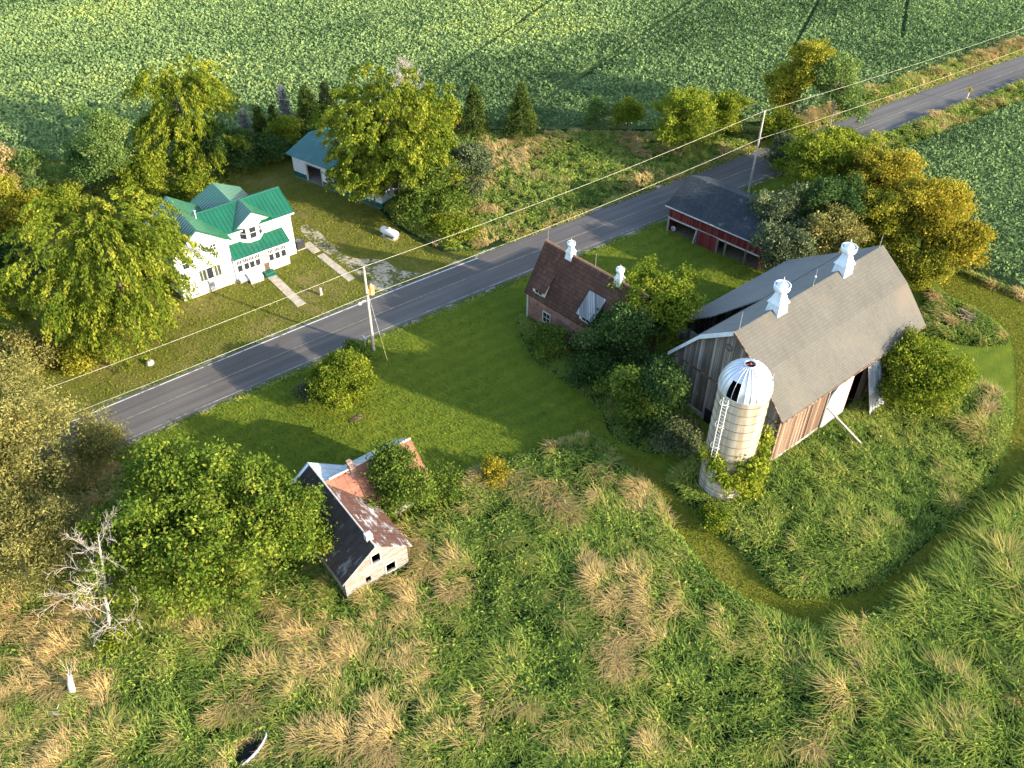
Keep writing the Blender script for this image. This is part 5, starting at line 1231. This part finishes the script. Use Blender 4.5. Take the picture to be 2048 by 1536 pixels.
# road sign
t = thing('road_sign', 'yellow diamond road sign on a white post at the far right road edge', 'road sign', (*at(1931, 205), 0), R(-44))
m = MB(); m.box(-.06, .06, -.05, .05, 0, 2.0); m.build('post', M['white_trim'], t)
m = MB(); m.add([(0, -.07, 1.55), (.5, -.07, 2.05), (0, -.07, 2.55), (-.5, -.07, 2.05), (0, -.04, 1.55), (.5, -.04, 2.05), (0, -.04, 2.55), (-.5, -.04, 2.05)], [(0, 1, 2, 3), (7, 6, 5, 4), (0, 4, 5, 1), (1, 5, 6, 2), (2, 6, 7, 3), (3, 7, 4, 0)])
pn = m.build('panel', plain('sign_yellow', (.5, .32, .03), .5, var=.1), t)
m = MB(); m.box(-.05, .03, -.082, -.074, 1.8, 2.1); m.add([(-.12, -.08, 2.08), (.12, -.08, 2.08), (-.02, -.08, 2.28)], [(0, 1, 2)]); m.build('symbol', M['black'], pn)
# mailbox, stump, stone, plank, twigs
t = thing('mailbox', 'grey mailbox on a post at the road edge left of the pale utility pole', 'mailbox', (*at(731, 694), 0), R(36))
m = MB(); m.box(-.05, .05, -.05, .05, 0, 1.1); m.build('post', M['pole_wood'], t)
m = MB(); m.prism([(-.11, 1.1), (-.11, 1.26), (-.07, 1.34), (.07, 1.34), (.11, 1.26), (.11, 1.1)], 'y', -.3, .3); m.build('box', M['galv'], t)
t = thing('wooden_post', 'short pale wooden stump post on the dry patch between the two concrete walks', 'post', (*at(642, 590), 0))
m = MB(); m.tube([(0, 0, -.05), (.02, 0, .5), (0, .02, .95)], [.2, .17, .16], 9); m.build('post', M['dead_wood'], t)
t = thing('field_stone', 'white stone on the dry verge beneath the wire left of the road', 'stone', (*at(301, 728), 0))
m = MB(); m.lathe([(.35, -.05), (.42, .12), (.34, .34), (.15, .48), (0, .5)], n=7, smooth=False); m.build('stone', M['plaster'], t)
t = thing('plank', 'brown weathered plank lying on the lawn edge of the vine mound', 'plank', (*at(712, 838), 0), R(40))
m = MB(); m.box(-.7, .7, -.2, .2, 0, .1); m.build('board', M['brown_boards'], t)
t = thing('stock_tank', 'half-buried oval tank with white rim among the weeds at the bottom edge', 'tank', (*tub_xy, 0), R(58))
m = MB(); vs = []; n = 26
for k in range(n):
    a = R(-165) + R(185) * k / (n - 1); c, s_ = math.cos(a), math.sin(a); q = .25 + .75 * math.sin(math.pi * k / (n - 1)) ** .5
    vs += [(1.35 * c, .62 * s_, 0), (1.38 * c, .66 * s_, .78 * q), (1.3 * c, .56 * s_, .8 * q), (1.28 * c, .55 * s_, 0)]
m.add(vs, [(k * 4 + q, k * 4 + 4 + q, k * 4 + 5 + q, k * 4 + 1 + q) for k in range(n - 1) for q in range(3)], True)
m.build('shell', M['plaster'], t)
m = MB(); m.prism([(1.26 * math.cos(a), .54 * math.sin(a)) for a in np.linspace(0, 2 * math.pi, 24, endpoint=False)], 'z', .02, .1); m.build('bottom', M['dark'], t)
weeds('dry_grass_ring', [(tub_xy[0] + 1.9 * math.cos(a), tub_xy[1] + 1.9 * math.sin(a)) for a in np.linspace(0, 2 * math.pi, 16, endpoint=False)], 26, .6, .3, 141, ([(tub_xy[0] + math.cos(R(58)) * 1.3 * math.cos(a) - math.sin(R(58)) * .6 * math.sin(a), tub_xy[1] + math.sin(R(58)) * 1.3 * math.cos(a) + math.cos(R(58)) * .6 * math.sin(a)) for a in np.linspace(0, 2 * math.pi, 16, endpoint=False)],), size=.24, leafn=3, label='dry grass hanging round the half-buried tank')
g = np.random.default_rng(3)
t = thing('brush_pile', 'heap of bare brown cut branches on the rough island right of the barn', 'brush pile', (*at(1925, 642), 0)); m = MB()
for k in range(70):
    a = g.uniform(0, 2 * math.pi); r_ = g.uniform(0, 1.7); L = g.uniform(.7, 1.9); b = g.uniform(0, 2 * math.pi); z = (1.9 - r_) * .62 * g.uniform(.4, 1) + .1
    c = np.array([r_ * math.cos(a), r_ * math.sin(a), z]); d = np.array([math.cos(b), math.sin(b), g.uniform(-.35, .25)]) * L / 2
    m.tube([c - d, c + d * .3 + g.normal(size=3) * .06, c + d], [.05, .035, .012], 5, False)
m.build('branches', plain('brown_brushwood', (.2, .14, .1), .95, var=.4, scale=6), t)
tree('bush', 'bright lime weeds sprouting at the foot of the silo', 'bush', at(1432, 1046), 1.0, 1.2, 'lime', hb=.0, n=6, per=70, size=.28, spread=.35)
tree('bush', 'dull green scrub beside the pale utility pole base', 'bush', at(718, 716), 1.3, 1.5, 'green', hb=.0, n=5, per=80, size=.28, spread=.35)
tree('bush', 'small lime bush at the foot of the bleached dead tree', 'bush', at(238, 1300), 1.5, 1.2, 'lime', hb=.0, n=5, per=80, size=.26, spread=.3)
tree('bush', 'dark dead scrub on the shaded left flank of the vine mound', 'bush', at(628, 800), 2.0, 1.5, 'grey', hb=.0, n=6, per=90, size=.26, spread=.35)
